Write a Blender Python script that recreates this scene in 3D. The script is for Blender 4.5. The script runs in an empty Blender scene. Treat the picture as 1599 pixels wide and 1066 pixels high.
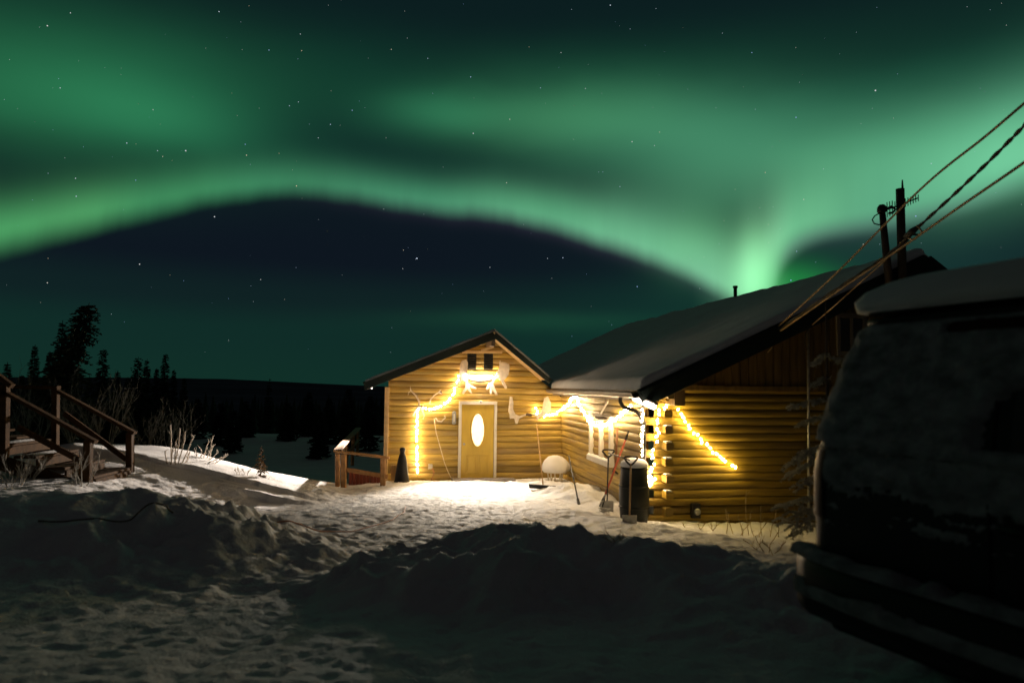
import bpy, math, random
import numpy as np
from mathutils import Vector, Matrix, noise as MN

# ------------------------------------------------------------------ camera, world, exposure
SC = bpy.context.scene
COL = SC.collection
F = 1066.0; PITCH = math.radians(3.7); ROLL = math.radians(0.7); EYE = 2.5

def ray(x, y):
    """Direction seen at photo pixel (x, y) of the 1599 x 1066 photograph."""
    a = (x - 799.5) / F; b = (533 - y) / F
    c, s = math.cos(ROLL), math.sin(ROLL)
    rx, ry = a * c - b * s, a * s + b * c
    return np.array([rx, math.cos(PITCH) - math.sin(PITCH) * ry, math.sin(PITCH) + math.cos(PITCH) * ry])
def at(x, y, Y):
    d = ray(x, y); return d * Y / d[1] + np.array([0, 0, EYE])
def azel(x, y):
    d = ray(x, y)
    return math.degrees(math.atan2(d[0], d[1])), math.degrees(math.atan2(d[2], math.hypot(d[0], d[1])))

cam_d = bpy.data.cameras.new('camera'); cam = bpy.data.objects.new('camera', cam_d); COL.objects.link(cam)
cam_d.sensor_width = 36; cam_d.lens = 36 * F / 1599; cam_d.clip_end = 20000; cam_d.clip_start = 0.05
fw = Vector((0, math.cos(PITCH), math.sin(PITCH))); up0 = Vector((0, -math.sin(PITCH), math.cos(PITCH))); rt0 = Vector((1, 0, 0))
rt = rt0 * math.cos(ROLL) + up0 * math.sin(ROLL); up = up0 * math.cos(ROLL) - rt0 * math.sin(ROLL)
cam.matrix_world = Matrix(((rt.x, up.x, -fw.x, 0), (rt.y, up.y, -fw.y, 0), (rt.z, up.z, -fw.z, EYE), (0, 0, 0, 1)))
cam_d.dof.use_dof = True; cam_d.dof.focus_distance = 90; cam_d.dof.aperture_fstop = 1.4
SC.camera = cam
SC.view_settings.view_transform = 'Standard'; SC.view_settings.look = 'None'
SC.view_settings.exposure = 0; SC.view_settings.gamma = 1
SC.render.engine = 'CYCLES'; SC.cycles.use_denoising = True
SC.cycles.sample_clamp_indirect = 4; SC.cycles.max_bounces = 5; SC.cycles.caustics_reflective = False; SC.cycles.caustics_refractive = False

def lin(*c):
    return tuple(((v / 255) / 12.92 if v <= 10 else (((v / 255) + .055) / 1.055) ** 2.4) for v in c)

W = bpy.data.worlds.new('World'); SC.world = W; W.use_nodes = True
def world():
    nt = W.node_tree; N = nt.nodes; Lk = nt.links; N.clear()
    class S:                                   # a socket with arithmetic
        def __init__(s, k): s.k = k
        def __add__(s, o): return M('ADD', s, o)
        def __sub__(s, o): return M('SUBTRACT', s, o)
        def __rsub__(s, o): return M('SUBTRACT', o, s)
        def __mul__(s, o): return M('MULTIPLY', s, o)
        __radd__ = __add__; __rmul__ = __mul__
        def __truediv__(s, o): return M('DIVIDE', s, o)
    def put(n, i, v):
        if isinstance(v, S): Lk.new(v.k, n.inputs[i])
        else: n.inputs[i].default_value = v
    def M(op, a, b=0.0, c=None):
        n = N.new('ShaderNodeMath'); n.operation = op; put(n, 0, a); put(n, 1, b)
        if c is not None: put(n, 2, c)
        return S(n.outputs[0])
    def sstep(lo, hi, v):
        n = N.new('ShaderNodeMapRange'); n.interpolation_type = 'SMOOTHSTEP'
        put(n, 0, v); put(n, 1, lo); put(n, 2, hi); return S(n.outputs[0])
    def fc(u, pts):
        n = N.new('ShaderNodeFloatCurve'); cv = n.mapping.curves[0]
        pts = sorted(pts)
        while len(cv.points) < len(pts): cv.points.new(0.5, 0.5)
        for p, q in zip(cv.points, pts): p.location = (min(1, max(0, q[0])), min(1, max(0, q[1])))
        n.mapping.extend = 'HORIZONTAL'; n.mapping.use_clip = True; n.mapping.update(); put(n, 1, u); return S(n.outputs[0])
    def ramp(u, pts):
        n = N.new('ShaderNodeValToRGB'); e = n.color_ramp.elements
        pts = sorted(pts, key=lambda p: p[0])
        e[0].position, e[0].color = pts[0][0], (*pts[0][1], 1)
        e[1].position, e[1].color = pts[-1][0], (*pts[-1][1], 1)
        for p, c in pts[1:-1]: e.new(p).color = (*c, 1)
        n.color_ramp.interpolation = 'EASE'; put(n, 0, u); return n.outputs[0]
    def vec(op, a, b):
        n = N.new('ShaderNodeVectorMath'); n.operation = op
        for i, v in enumerate((a, b)):
            if isinstance(v, S): v = v.k
            if isinstance(v, tuple): n.inputs[i].default_value = v
            else: Lk.new(v, n.inputs[i])
        return n.outputs[0]
    tc = N.new('ShaderNodeTexCoord'); sep = N.new('ShaderNodeSeparateXYZ'); Lk.new(tc.outputs['Generated'], sep.inputs[0])
    dx, dy, dz = (S(sep.outputs[i]) for i in range(3))
    az = M('ARCTAN2', dx, dy) * 57.29578
    el = M('ARCSINE', dz) * 57.29578
    u = (az + 50.0) / 100.0
    U = lambda x: (azel(x, 400)[0] + 50) / 100
    def edge(pts):                             # photo pixels -> a curve elevation(azimuth), in units of 50 degrees
        return fc(u, [((a + 50) / 100, e / 50) for a, e in (azel(x, y) for x, y in pts)]) * 50.0
    # faint rays and folds, in direction space
    cv = N.new('ShaderNodeCombineXYZ'); put(cv, 0, az * 0.16); put(cv, 1, el * 0.05)
    nz = N.new('ShaderNodeTexNoise'); nz.inputs['Scale'].default_value = 1.0; nz.inputs['Detail'].default_value = 4
    Lk.new(cv.outputs[0], nz.inputs['Vector']); fold = S(nz.outputs[0])
    cv2 = N.new('ShaderNodeCombineXYZ'); put(cv2, 0, az * 0.07); put(cv2, 1, el * 0.16)
    nz2 = N.new('ShaderNodeTexNoise'); nz2.inputs['Scale'].default_value = 1.0; nz2.inputs['Detail'].default_value = 3
    Lk.new(cv2.outputs[0], nz2.inputs['Vector']); patch = S(nz2.outputs[0])
    wob = (patch - 0.5) * 1.6
    # arc A
    eA = edge([(0, 384), (100, 362), (170, 345), (260, 326), (340, 310), (420, 301), (500, 304), (600, 316), (690, 328), (770, 336), (840, 349), (920, 372), (1010, 402), (1070, 428), (1115, 450), (1150, 468), (1200, 492), (1300, 530), (1599, 600)])
    cv3 = N.new('ShaderNodeCombineXYZ'); put(cv3, 0, az * 0.75); put(cv3, 1, el * 0.04)
    nz3 = N.new('ShaderNodeTexNoise'); nz3.inputs['Scale'].default_value = 1.0; nz3.inputs['Detail'].default_value = 3
    Lk.new(cv3.outputs[0], nz3.inputs['Vector']); rays = S(nz3.outputs[0])
    tA = el - eA + (fold - 0.5) * 0.9 + (rays - 0.5) * 0.14
    wA = fc(u, [(U(0), .24), (U(150), .22), (U(430), .175), (U(750), .20), (U(1000), .30), (U(1120), .36)]) * 10.0
    sA = fc(u, [(U(0), .13), (U(100), .12), (U(250), .10), (U(450), .085), (U(1000), .095), (U(1150), .09)]) * 10.0
    pA = sstep(sA * -1.0, sA * 1.1, tA)
    qA = M('MAXIMUM', tA - 0.6, 0.0) / wA
    pA = pA * M('EXPONENT', M('MULTIPLY', qA, qA) * -1.0) * (fold * 0.4 + 0.70 + rays * 0.2)
    cA = ramp(u, [(U(0), lin(78, 165, 98)), (U(110), lin(80, 163, 98)), (U(250), lin(62, 140, 88)), (U(430), lin(58, 130, 88)), (U(640), lin(66, 140, 100)), (U(850), lin(92, 172, 124)), (U(1000), lin(112, 190, 142)), (U(1100), lin(118, 188, 144)), (U(1170), lin(120, 190, 140)), (U(1240), lin(10, 30, 20))])
    # arc B with its hook
    eB = edge([(0, 560), (1040, 510), (1130, 480), (1180, 468), (1201, 444), (1213, 418), (1224, 400), (1240, 384), (1275, 367), (1330, 356), (1400, 345), (1500, 318), (1599, 284), (1750, 240)])
    tB = el - eB
    sB = fc(u, [(U(1185), .42), (U(1205), .34), (U(1230), .16), (U(1300), .12), (U(1599), .16)]) * 10.0
    wB = fc(u, [(U(1150), .44), (U(1190), .46), (U(1215), .40), (U(1260), .36), (U(1400), .42), (U(1599), .46)]) * 10.0
    ampB = fc(u, [(U(1080), 0), (U(1100), .06), (U(1130), .26), (U(1158), .74), (U(1176), 1.0), (U(1205), 1.0), (U(1260), .86), (U(1400), .72), (U(1599), .78)])
    pB = sstep(sB * -0.9, sB * 1.1, tB)
    qB = M('MAXIMUM', tB - 0.7, 0.0) / wB
    pB = pB * M('EXPONENT', qB * qB * -1.0) * ampB * (rays * 0.14 + 0.93)
    cB = ramp(u, [(U(1100), lin(120, 190, 140)), (U(1180), lin(150, 222, 168)), (U(1250), lin(116, 200, 146)), (U(1400), lin(100, 180, 138)), (U(1599), lin(108, 190, 148))])
    # purple lower fringes
    fA = M('EXPONENT', (tA / 0.9) * (tA / 0.9) * -1.0) * fc(u, [(U(400), 0), (U(700), .55), (U(1000), .9), (U(1110), .8), (U(1160), 0)])
    fB = M('EXPONENT', (tB / 0.8) * (tB / 0.8) * -1.0) * fc(u, [(U(1215), 0), (U(1250), .9), (U(1400), .9), (U(1599), .3)])
    # base sky: by elevation, under and over the arc
    v = el / 40.0
    base = ramp(v, [(0.0, lin(18, 50, 42)), (.10, lin(17, 47, 42)), (.17, lin(17, 36, 38)), (.25, lin(15, 24, 34)), (.40, lin(15, 26, 34)), (.46, lin(17, 46, 42)), (.6, lin(16, 42, 38)), (.74, lin(13, 32, 34)), (.95, lin(9, 21, 26))])
    tot = base
    def addc(col, k):
        nonlocal tot
        m = N.new('ShaderNodeVectorMath'); m.operation = 'SCALE'
        if isinstance(col, tuple): m.inputs[0].default_value = col
        else: Lk.new(col, m.inputs[0])
        Lk.new(k.k, m.inputs['Scale']); tot = vec('ADD', tot, m.outputs[0])
    def blob(x, y, sx, sy, col, tilt=0.0, p=None):
        a, e = azel(x, y); k = F * math.pi / 180
        d1 = (az - a); d2 = (el - e) + wob
        if tilt: d2 = d2 - d1 * tilt
        g1 = d1 / (sx / k); g2 = d2 / (sy / k)
        g = M('EXPONENT', (g1 * g1 + g2 * g2) * -1.0)
        addc(tuple(lin(*col)), g)
    blob(0, 140, 210, 74, (30, 95, 56)); blob(245, 182, 130, 48, (30, 93, 59), -0.02); blob(270, 105, 200, 60, (18, 68, 41)); blob(560, 120, 120, 60, (0, 23, 12))
    blob(690, 176, 100, 34, (32, 93, 61), 0.03); blob(880, 186, 170, 46, (52, 111, 73)); blob(1110, 212, 200, 60, (61, 122, 89), -0.04)
    blob(1370, 240, 210, 52, (63, 124, 90), 0.04); blob(1600, 245, 170, 60, (69, 127, 91), 0.10)
    blob(1080, 300, 130, 50, (43, 88, 61)); blob(1090, 380, 60, 50, (51, 106, 64)); blob(1184, 408, 26, 50, (67, 130, 79)); blob(1235, 448, 60, 34, (25, 126, 46)); blob(830, 500, 190, 16, (11, 43, 24))
    blob(1080, 480, 260, 60, (0, 27, 16)); blob(1420, 400, 260, 70, (8, 37, 30)); blob(950, 120, 300, 46, (8, 45, 27)); blob(1350, 150, 300, 40, (2, 41, 25))
    addc(cA, pA); addc(cB, pB)
    addc((.026, .018, .034), fA); addc((.040, .030, .052), fB * ampB)
    # the far half of the sky, behind the viewer, is plain dark night
    front = sstep(95.0, 52.0, M('ABSOLUTE', az, 0.0))
    mix = N.new('ShaderNodeMix'); mix.data_type = 'VECTOR'
    Lk.new(front.k, mix.inputs[0]); mix.inputs[4].default_value = lin(30, 29, 29); Lk.new(tot, mix.inputs[5])
    zen = sstep(46.0, 30.0, el)
    mix2 = N.new('ShaderNodeMix'); mix2.data_type = 'VECTOR'
    Lk.new(zen.k, mix2.inputs[0]); mix2.inputs[4].default_value = lin(28, 28, 29); Lk.new(mix.outputs[1], mix2.inputs[5])
    bg = N.new('ShaderNodeBackground'); Lk.new(mix2.outputs[1], bg.inputs[0]); bg.inputs[1].default_value = 0.87
    out = N.new('ShaderNodeOutputWorld'); Lk.new(bg.outputs[0], out.inputs[0])
world()
W.cycles.sampling_method = 'MANUAL'; W.cycles.sample_map_resolution = 512

# lamp strengths (emission of the bulbs and tubes, watts of the spot beams)
BULB = 150.0; BULB_FRONT = 150.0; GABLE_LAMP = 260.0; YARD_BEAM = 2000.0; EAVE_LAMP = 12.0; DOOR_GLASS = 1.4; SIDE_FLOOD = 8500.0; DOOR_SPOT = 110.0

# ------------------------------------------------------------------ helpers
random.seed(7)
FR = {}                                        # object name -> world matrix of its frame
def reg(o, m): FR[o.name] = m; return o
def tag(o, label=None, cat=None, group=None, kind=None):
    if label: o['label'] = label
    if cat: o['category'] = cat
    if group: o['group'] = group
    if kind: o['kind'] = kind
    return o
def thing(name, label, cat, loc=(0, 0, 0), rz=0.0, group=None):
    o = bpy.data.objects.new(name, None); COL.objects.link(o); o.empty_display_size = .1
    o.location = loc; o.rotation_euler = (0, 0, rz)
    reg(o, Matrix.Translation(Vector(loc)) @ Matrix.Rotation(rz, 4, 'Z'))
    return tag(o, label, cat, group)

class MB:
    def __init__(s): s.v = []; s.f = []
    def add(s, vs, fs):
        b = len(s.v); s.v += [tuple(map(float, q)) for q in vs]; s.f += [tuple(i + b for i in q) for q in fs]
    def box(s, c, d, m=None):
        x, y, z = (k / 2 for k in d); c = Vector(c)
        vs = [Vector((sx * x, sy * y, sz * z)) for sz in (-1, 1) for sy in (-1, 1) for sx in (-1, 1)]
        vs = [(m @ q if m else q) + c for q in vs]
        s.add(vs, [(0, 2, 3, 1), (4, 5, 7, 6), (0, 1, 5, 4), (2, 6, 7, 3), (0, 4, 6, 2), (1, 3, 7, 5)])
    def beam(s, p, q, w, h, up=(0, 0, 1), bev=0.0):
        p = Vector(p); q = Vector(q); d = q - p; L = d.length; d.normalize()
        u = Vector(up); r = d.cross(u)
        if r.length < 1e-4: r = d.cross(Vector((1, 0, 0)))
        r.normalize(); u = r.cross(d)
        w /= 2; h /= 2; b = bev or min(w, h) * .18
        pr = [(-w + b, -h), (w - b, -h), (w, -h + b), (w, h - b), (w - b, h), (-w + b, h), (-w, h - b), (-w, -h + b)]
        vs = [p + r * a + u * c for a, c in pr] + [q + r * a + u * c for a, c in pr]
        s.add(vs, [tuple(range(7, -1, -1)), tuple(range(8, 16))] + [(i, (i + 1) % 8, 8 + (i + 1) % 8, 8 + i) for i in range(8)])
    def tube(s, pts, r, n=6, cap=True):
        pts = [Vector(p) for p in pts]; k = len(pts)
        rs = r if isinstance(r, (list, tuple)) else [r] * k
        b = len(s.v); ref = None
        for i, p in enumerate(pts):
            d = (pts[min(i + 1, k - 1)] - pts[max(i - 1, 0)])
            if d.length < 1e-9: d = Vector((0, 0, 1))
            d.normalize()
            if ref is None: ref = d.orthogonal().normalized()
            ref = (ref - d * ref.dot(d))
            ref = ref.normalized() if ref.length > 1e-6 else d.orthogonal().normalized()
            o = d.cross(ref)
            for j in range(n):
                a = 2 * math.pi * j / n
                s.v.append(tuple(p + (ref * math.cos(a) + o * math.sin(a)) * rs[i]))
        for i in range(k - 1):
            for j in range(n):
                s.f.append((b + i * n + j, b + i * n + (j + 1) % n, b + (i + 1) * n + (j + 1) % n, b + (i + 1) * n + j))
        if cap:
            s.f.append(tuple(b + j for j in range(n - 1, -1, -1))); s.f.append(tuple(b + (k - 1) * n + j for j in range(n)))
    def lathe(s, prof, n=20, c=(0, 0, 0), jit=0.0):
        b = len(s.v)
        for r, z in prof:
            for j in range(n):
                a = 2 * math.pi * j / n; rr = r * (1 + jit * math.sin(3 * a + 1.3 * z * 9) + jit * .6 * math.sin(7 * a + 2))
                s.v.append((c[0] + rr * math.cos(a), c[1] + rr * math.sin(a), c[2] + z))
        for i in range(len(prof) - 1):
            for j in range(n):
                s.f.append((b + i * n + j, b + i * n + (j + 1) % n, b + (i + 1) * n + (j + 1) % n, b + (i + 1) * n + j))
        s.f.append(tuple(b + j for j in range(n - 1, -1, -1))); s.f.append(tuple(b + (len(prof) - 1) * n + j for j in range(n)))
    def plate(s, pts, n, t):                   # a planar outline with thickness t along n, edge rounded once
        n = Vector(n).normalized(); pts = [Vector(p) for p in pts]; k = len(pts)
        c = sum(pts, Vector()) / k
        lay = []
        for off, sc in ((-.5, .94), (-.25, 1.0), (.25, 1.0), (.5, .94)):
            lay += [c + (p - c) * sc + n * t * off for p in pts]
        s.add(lay, [tuple(range(k - 1, -1, -1)), tuple(range(3 * k, 4 * k))] + [(l * k + i, l * k + (i + 1) % k, (l + 1) * k + (i + 1) % k, (l + 1) * k + i) for l in range(3) for i in range(k)])
    def grid(s, P, closed=False):              # P[i][j] points
        b = len(s.v); n = len(P[0])
        for row in P: s.v += [tuple(map(float, q)) for q in row]
        for i in range(len(P) - 1):
            for j in range(n - (0 if closed else 1)):
                s.f.append((b + i * n + j, b + i * n + (j + 1) % n, b + (i + 1) * n + (j + 1) % n, b + (i + 1) * n + j))
    def mesh(s, name, fr=None, smooth=False):
        inv = fr.inverted() if fr is not None else None
        vs = [tuple(inv @ Vector(q)) for q in s.v] if inv is not None else s.v
        m = bpy.data.meshes.new(name); m.from_pydata(vs, [], s.f); m.update()
        if smooth: m.polygons.foreach_set('use_smooth', [True] * len(m.polygons))
        return m
    def build(s, name, mat, parent=None, smooth=False, loc=None):
        """Vertices are world coordinates; the object lands in its parent's frame (or, at top level, has its origin at loc)."""
        fr = FR[parent.name] if parent is not None else (Matrix.Translation(Vector(loc)) if loc is not None else Matrix())
        o = bpy.data.objects.new(name, s.mesh(name, fr, smooth)); COL.objects.link(o)
        if parent is not None: o.parent = parent
        elif loc is not None: o.location = loc
        reg(o, fr); o.data.materials.append(mat)
        return o

def mat(name, col, rough=.6, var=.25, scale=(6, 6, 6), bump=0.0, bscale=40, metal=0.0, col2=None, detail=5, spec=.3):
    m = bpy.data.materials.new(name); m.use_nodes = True; nt = m.node_tree; N = nt.nodes; L = nt.links
    b = N['Principled BSDF']; b.inputs['Roughness'].default_value = rough; b.inputs['Metallic'].default_value = metal
    b.inputs['Specular IOR Level'].default_value = spec
    tc = N.new('ShaderNodeTexCoord'); mp = N.new('ShaderNodeMapping'); mp.inputs['Scale'].default_value = scale
    L.new(tc.outputs['Object'], mp.inputs[0])
    nz = N.new('ShaderNodeTexNoise'); nz.inputs['Scale'].default_value = 1; nz.inputs['Detail'].default_value = detail
    L.new(mp.outputs[0], nz.inputs['Vector'])
    r = N.new('ShaderNodeValToRGB'); r.color_ramp.elements[0].position = .3; r.color_ramp.elements[1].position = .7
    c2 = col2 or tuple(min(1, c * (1 + var)) for c in col)
    r.color_ramp.elements[0].color = (*[c * (1 - var) for c in col], 1); r.color_ramp.elements[1].color = (*c2, 1)
    L.new(nz.outputs[0], r.inputs[0]); L.new(r.outputs[0], b.inputs['Base Color'])
    if bump:
        n2 = N.new('ShaderNodeTexNoise'); n2.inputs['Scale'].default_value = bscale; n2.inputs['Detail'].default_value = 8; n2.inputs['Roughness'].default_value = .62
        L.new(tc.outputs['Object'], n2.inputs['Vector'])
        bp = N.new('ShaderNodeBump'); bp.inputs['Strength'].default_value = bump; bp.inputs['Distance'].default_value = .02
        L.new(n2.outputs[0], bp.inputs['Height']); L.new(bp.outputs[0], b.inputs['Normal'])
    return m
def emit(name, col, k, sample=True):
    m = bpy.data.materials.new(name); m.use_nodes = True; nt = m.node_tree; b = nt.nodes['Principled BSDF']
    b.inputs['Base Color'].default_value = (*col, 1); b.inputs['Emission Color'].default_value = (*col, 1); b.inputs['Emission Strength'].default_value = k
    if not sample: m.cycles.emission_sampling = 'NONE'
    return m
def log_mat(name, row, c1, c2, z0=0.0, grey=.35):
    """Stained logs: every log its own tint, grain along the log, knots and weathered patches."""
    m = bpy.data.materials.new(name); m.use_nodes = True; nt = m.node_tree; N = nt.nodes; L = nt.links
    b = N['Principled BSDF']; b.inputs['Roughness'].default_value = .5; b.inputs['Specular IOR Level'].default_value = .25
    tc = N.new('ShaderNodeTexCoord'); sp = N.new('ShaderNodeSeparateXYZ'); L.new(tc.outputs['Object'], sp.inputs[0])
    def math_(op, a, bb):
        n = N.new('ShaderNodeMath'); n.operation = op
        for i, q in enumerate((a, bb)):
            if isinstance(q, (int, float)): n.inputs[i].default_value = q
            else: L.new(q, n.inputs[i])
        return n.outputs[0]
    idx = math_('FLOOR', math_('DIVIDE', math_('SUBTRACT', sp.outputs[2], z0), row), 0)
    wn = N.new('ShaderNodeTexWhiteNoise'); wn.noise_dimensions = '1D'; L.new(idx, wn.inputs['W'])
    src = [tc.outputs['Object']]
    def noise(sc, det, dist=0):
        mp = N.new('ShaderNodeMapping'); mp.inputs['Scale'].default_value = sc; L.new(src[0], mp.inputs[0])
        n = N.new('ShaderNodeTexNoise'); n.inputs['Scale'].default_value = 1; n.inputs['Detail'].default_value = det; n.inputs['Distortion'].default_value = dist
        L.new(mp.outputs[0], n.inputs['Vector']); return n.outputs[0]
    rowoff = N.new('ShaderNodeCombineXYZ'); L.new(math_('MULTIPLY', wn.outputs[0], 37.0), rowoff.inputs[0]); L.new(math_('MULTIPLY', wn.outputs[0], 23.0), rowoff.inputs[1])
    oc = N.new('ShaderNodeVectorMath'); oc.operation = 'ADD'; L.new(tc.outputs['Object'], oc.inputs[0]); L.new(rowoff.outputs[0], oc.inputs[1]); src[0] = oc.outputs[0]
    grain = noise((1.6, 1.6, 26), 6, .6); patch = noise((.8, .8, 3.4), 5); fine = noise((9, 9, 120), 3)
    def mixc(f, a, bb, mode='MIX'):
        n = N.new('ShaderNodeMix'); n.data_type = 'RGBA'; n.blend_type = mode
        for i, q in ((0, f), (6, a), (7, bb)):
            if isinstance(q, float): n.inputs[i].default_value = q
            elif isinstance(q, tuple): n.inputs[i].default_value = (*q, 1)
            else: L.new(q, n.inputs[i])
        return n.outputs[2]
    rr = N.new('ShaderNodeMapRange'); L.new(grain, rr.inputs[0]); rr.inputs[1].default_value = .3; rr.inputs[2].default_value = .72
    col = mixc(rr.outputs[0], c1, c2)
    tint = N.new('ShaderNodeMapRange'); L.new(wn.outputs[0], tint.inputs[0]); tint.inputs[3].default_value = .58; tint.inputs[4].default_value = 1.22
    hs = N.new('ShaderNodeHueSaturation'); L.new(col, hs.inputs['Color']); L.new(tint.outputs[0], hs.inputs['Value']); col = hs.outputs[0]
    pr = N.new('ShaderNodeMapRange'); L.new(patch, pr.inputs[0]); pr.inputs[1].default_value = .44; pr.inputs[2].default_value = .66; pr.inputs[4].default_value = grey
    col = mixc(pr.outputs[0], col, (.17, .115, .065))
    vo = N.new('ShaderNodeTexVoronoi'); mp = N.new('ShaderNodeMapping'); mp.inputs['Scale'].default_value = (1.9, 1.9, 5.5); L.new(src[0], mp.inputs[0]); L.new(mp.outputs[0], vo.inputs['Vector'])
    kr = N.new('ShaderNodeMapRange'); L.new(vo.outputs['Distance'], kr.inputs[0]); kr.inputs[1].default_value = .05; kr.inputs[2].default_value = .11; kr.inputs[3].default_value = .7; kr.inputs[4].default_value = 0
    col = mixc(kr.outputs[0], col, (.07, .035, .014))
    L.new(col, b.inputs['Base Color'])
    bp = N.new('ShaderNodeBump'); bp.inputs['Strength'].default_value = .35; bp.inputs['Distance'].default_value = .02
    L.new(math_('ADD', grain, fine), bp.inputs['Height']); L.new(bp.outputs[0], b.inputs['Normal'])
    return m

MT = {}
MT['snow'] = mat('snow', (.74, .75, .77), .7, .06, (1.5, 1.5, 1.5), bump=1.0, bscale=24, col2=(.82, .82, .83), spec=.2)
MT['snow_cap'] = mat('packed_snow', (.78, .78, .79), .65, .05, (4, 4, 4), bump=.35, bscale=30, spec=.2)
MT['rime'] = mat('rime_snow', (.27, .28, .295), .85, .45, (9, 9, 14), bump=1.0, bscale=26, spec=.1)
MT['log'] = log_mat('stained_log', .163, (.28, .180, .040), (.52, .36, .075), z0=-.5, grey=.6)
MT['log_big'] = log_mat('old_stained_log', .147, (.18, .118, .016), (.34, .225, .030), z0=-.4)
MT['board'] = mat('vertical_boards', (.15, .092, .028), .6, .35, (14, 14, 1.2), bump=.3)
MT['soffit'] = mat('soffit_wood', (.48, .33, .16), .6, .2, (2, 9, 9))
MT['fascia'] = mat('dark_green_metal', (.008, .014, .012), .45, .2, (3, 3, 3))
MT['gutter'] = mat('brown_gutter', (.16, .13, .11), .4, .15, (3, 3, 3))
MT['trim'] = mat('white_trim', (.74, .70, .62), .5, .06, (5, 5, 5))
MT['door'] = mat('yellow_door_paint', (.52, .35, .050), .45, .1, (6, 6, 2), bump=.05)
MT['black'] = mat('black_plastic', (.009, .009, .009), .5, .3, (8, 8, 8))
MT['barrel'] = mat('green_black_plastic', (.009, .012, .011), .5, .3, (5, 5, 5))
MT['iron'] = mat('dark_iron', (.035, .032, .03), .5, .4, (12, 12, 12), metal=.5)
MT['antler'] = mat('weathered_antler', (.66, .58, .48), .6, .18, (9, 9, 9), bump=.3, bscale=20)
MT['skull'] = mat('skull_plate', (.10, .07, .05), .7, .4, (14, 14, 14))
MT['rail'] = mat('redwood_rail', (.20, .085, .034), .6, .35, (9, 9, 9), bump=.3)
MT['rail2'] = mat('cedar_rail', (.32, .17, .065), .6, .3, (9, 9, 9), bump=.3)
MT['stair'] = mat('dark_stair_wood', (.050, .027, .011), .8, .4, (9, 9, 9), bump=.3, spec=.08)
MT['redboard'] = mat('red_deck_boards', (.20, .05, .028), .65, .35, (16, 16, 2), bump=.3)
MT['handle'] = mat('ash_handle', (.42, .27, .12), .5, .2, (20, 20, 3))
MT['red'] = mat('faded_red_plastic', (.46, .10, .05), .5, .2, (5, 5, 5))
MT['steel'] = mat('galvanised_steel', (.38, .38, .37), .45, .25, (12, 12, 12), metal=.6)
MT['wire'] = mat('string_light_wire', (.05, .07, .04), .5, .1)
MT['cable'] = mat('tan_lit_cable', (.30, .21, .12), .7, .3, (3, 3, 3))  # colour lightened for the tan light the cables catch
MT['cable_b'] = mat('black_cable', (.03, .027, .024), .7, .3, (3, 3, 3))
MT['cord_w'] = mat('white_cord', (.62, .52, .38), .5, .1)
MT['cord_o'] = mat('orange_cord', (.34, .14, .07), .6, .25, (4, 4, 4))
MT['hose'] = mat('dark_hose', (.11, .08, .055), .6, .3, (4, 4, 4))
MT['van'] = mat('dark_van_paint', (.014, .015, .017), .5, .2, (4, 4, 4), spec=.25)
MT['rubber'] = mat('tyre_rubber', (.015, .015, .015), .8, .3, (9, 9, 9))
MT['glass'] = mat('dark_glass', (.02, .018, .014), .12, .2, (3, 3, 3), spec=.6)
MT['lens'] = mat('red_lens', (.030, .006, .005), .5, .2, (9, 9, 9), spec=.15)
MT['bark'] = mat('spruce_bark', (.06, .045, .035), .9, .3, (8, 8, 3))
MT['needle'] = mat('spruce_needles', (.045, .062, .040), .8, .35, (2.2, 2.2, 2.2))
MT['needle_far'] = mat('dark_spruce_needles', (.030, .042, .032), .9, .35, (.6, .6, .6))
MT['needle_frost'] = mat('frosted_needles', (.50, .49, .42), .8, .45, (7, 7, 7))
MT['needle_dry'] = mat('brown_sapling_needles', (.20, .13, .07), .8, .4, (8, 8, 8))
MT['twig'] = mat('frosted_twigs', (.24, .23, .20), .8, .3, (9, 9, 9))
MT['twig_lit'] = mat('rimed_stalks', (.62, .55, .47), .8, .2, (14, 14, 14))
MT['straw'] = mat('dry_straw', (.34, .26, .13), .8, .3, (9, 9, 9))
MT['hill'] = mat('wooded_hill', (.085, .080, .120), 1.0, .4, (.004, .004, .004), spec=0)
MT['mat_'] = mat('grey_doormat', (.20, .18, .17), .9, .35, (30, 30, 30), bump=.5)
MT['bulb'] = emit('warm_bulb', (1.0, .72, .38), BULB)
MT['bulb_y'] = emit('yellow_bulb', (1.0, .72, .20), BULB_FRONT)
MT['lamp'] = emit('gable_tube', (1.0, .80, .58), GABLE_LAMP)
MT['lamp_e'] = emit('eave_tube', (1.0, .84, .66), EAVE_LAMP)
MT['door_glass'] = emit('lit_door_glass', (1.0, .90, .66), DOOR_GLASS)
def glass_pattern():
    m = MT['door_glass']; nt = m.node_tree; N = nt.nodes
    tc = N.new('ShaderNodeTexCoord'); v = N.new('ShaderNodeTexVoronoi'); v.feature = 'DISTANCE_TO_EDGE'; v.inputs['Scale'].default_value = 9; r = N.new('ShaderNodeValToRGB')
    e = r.color_ramp.elements; e[0].position, e[0].color = .02, (.62, .40, .16, 1); e[1].position, e[1].color = .09, (1, .90, .66, 1)
    nt.links.new(tc.outputs['Object'], v.inputs['Vector']); nt.links.new(v.outputs[0], r.inputs[0]); nt.links.new(r.outputs[0], N['Principled BSDF'].inputs['Emission Color'])
glass_pattern()
MT['curtain'] = mat('window_curtain', (.30, .15, .05), .7, .25, (14, 14, 2))

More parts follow.
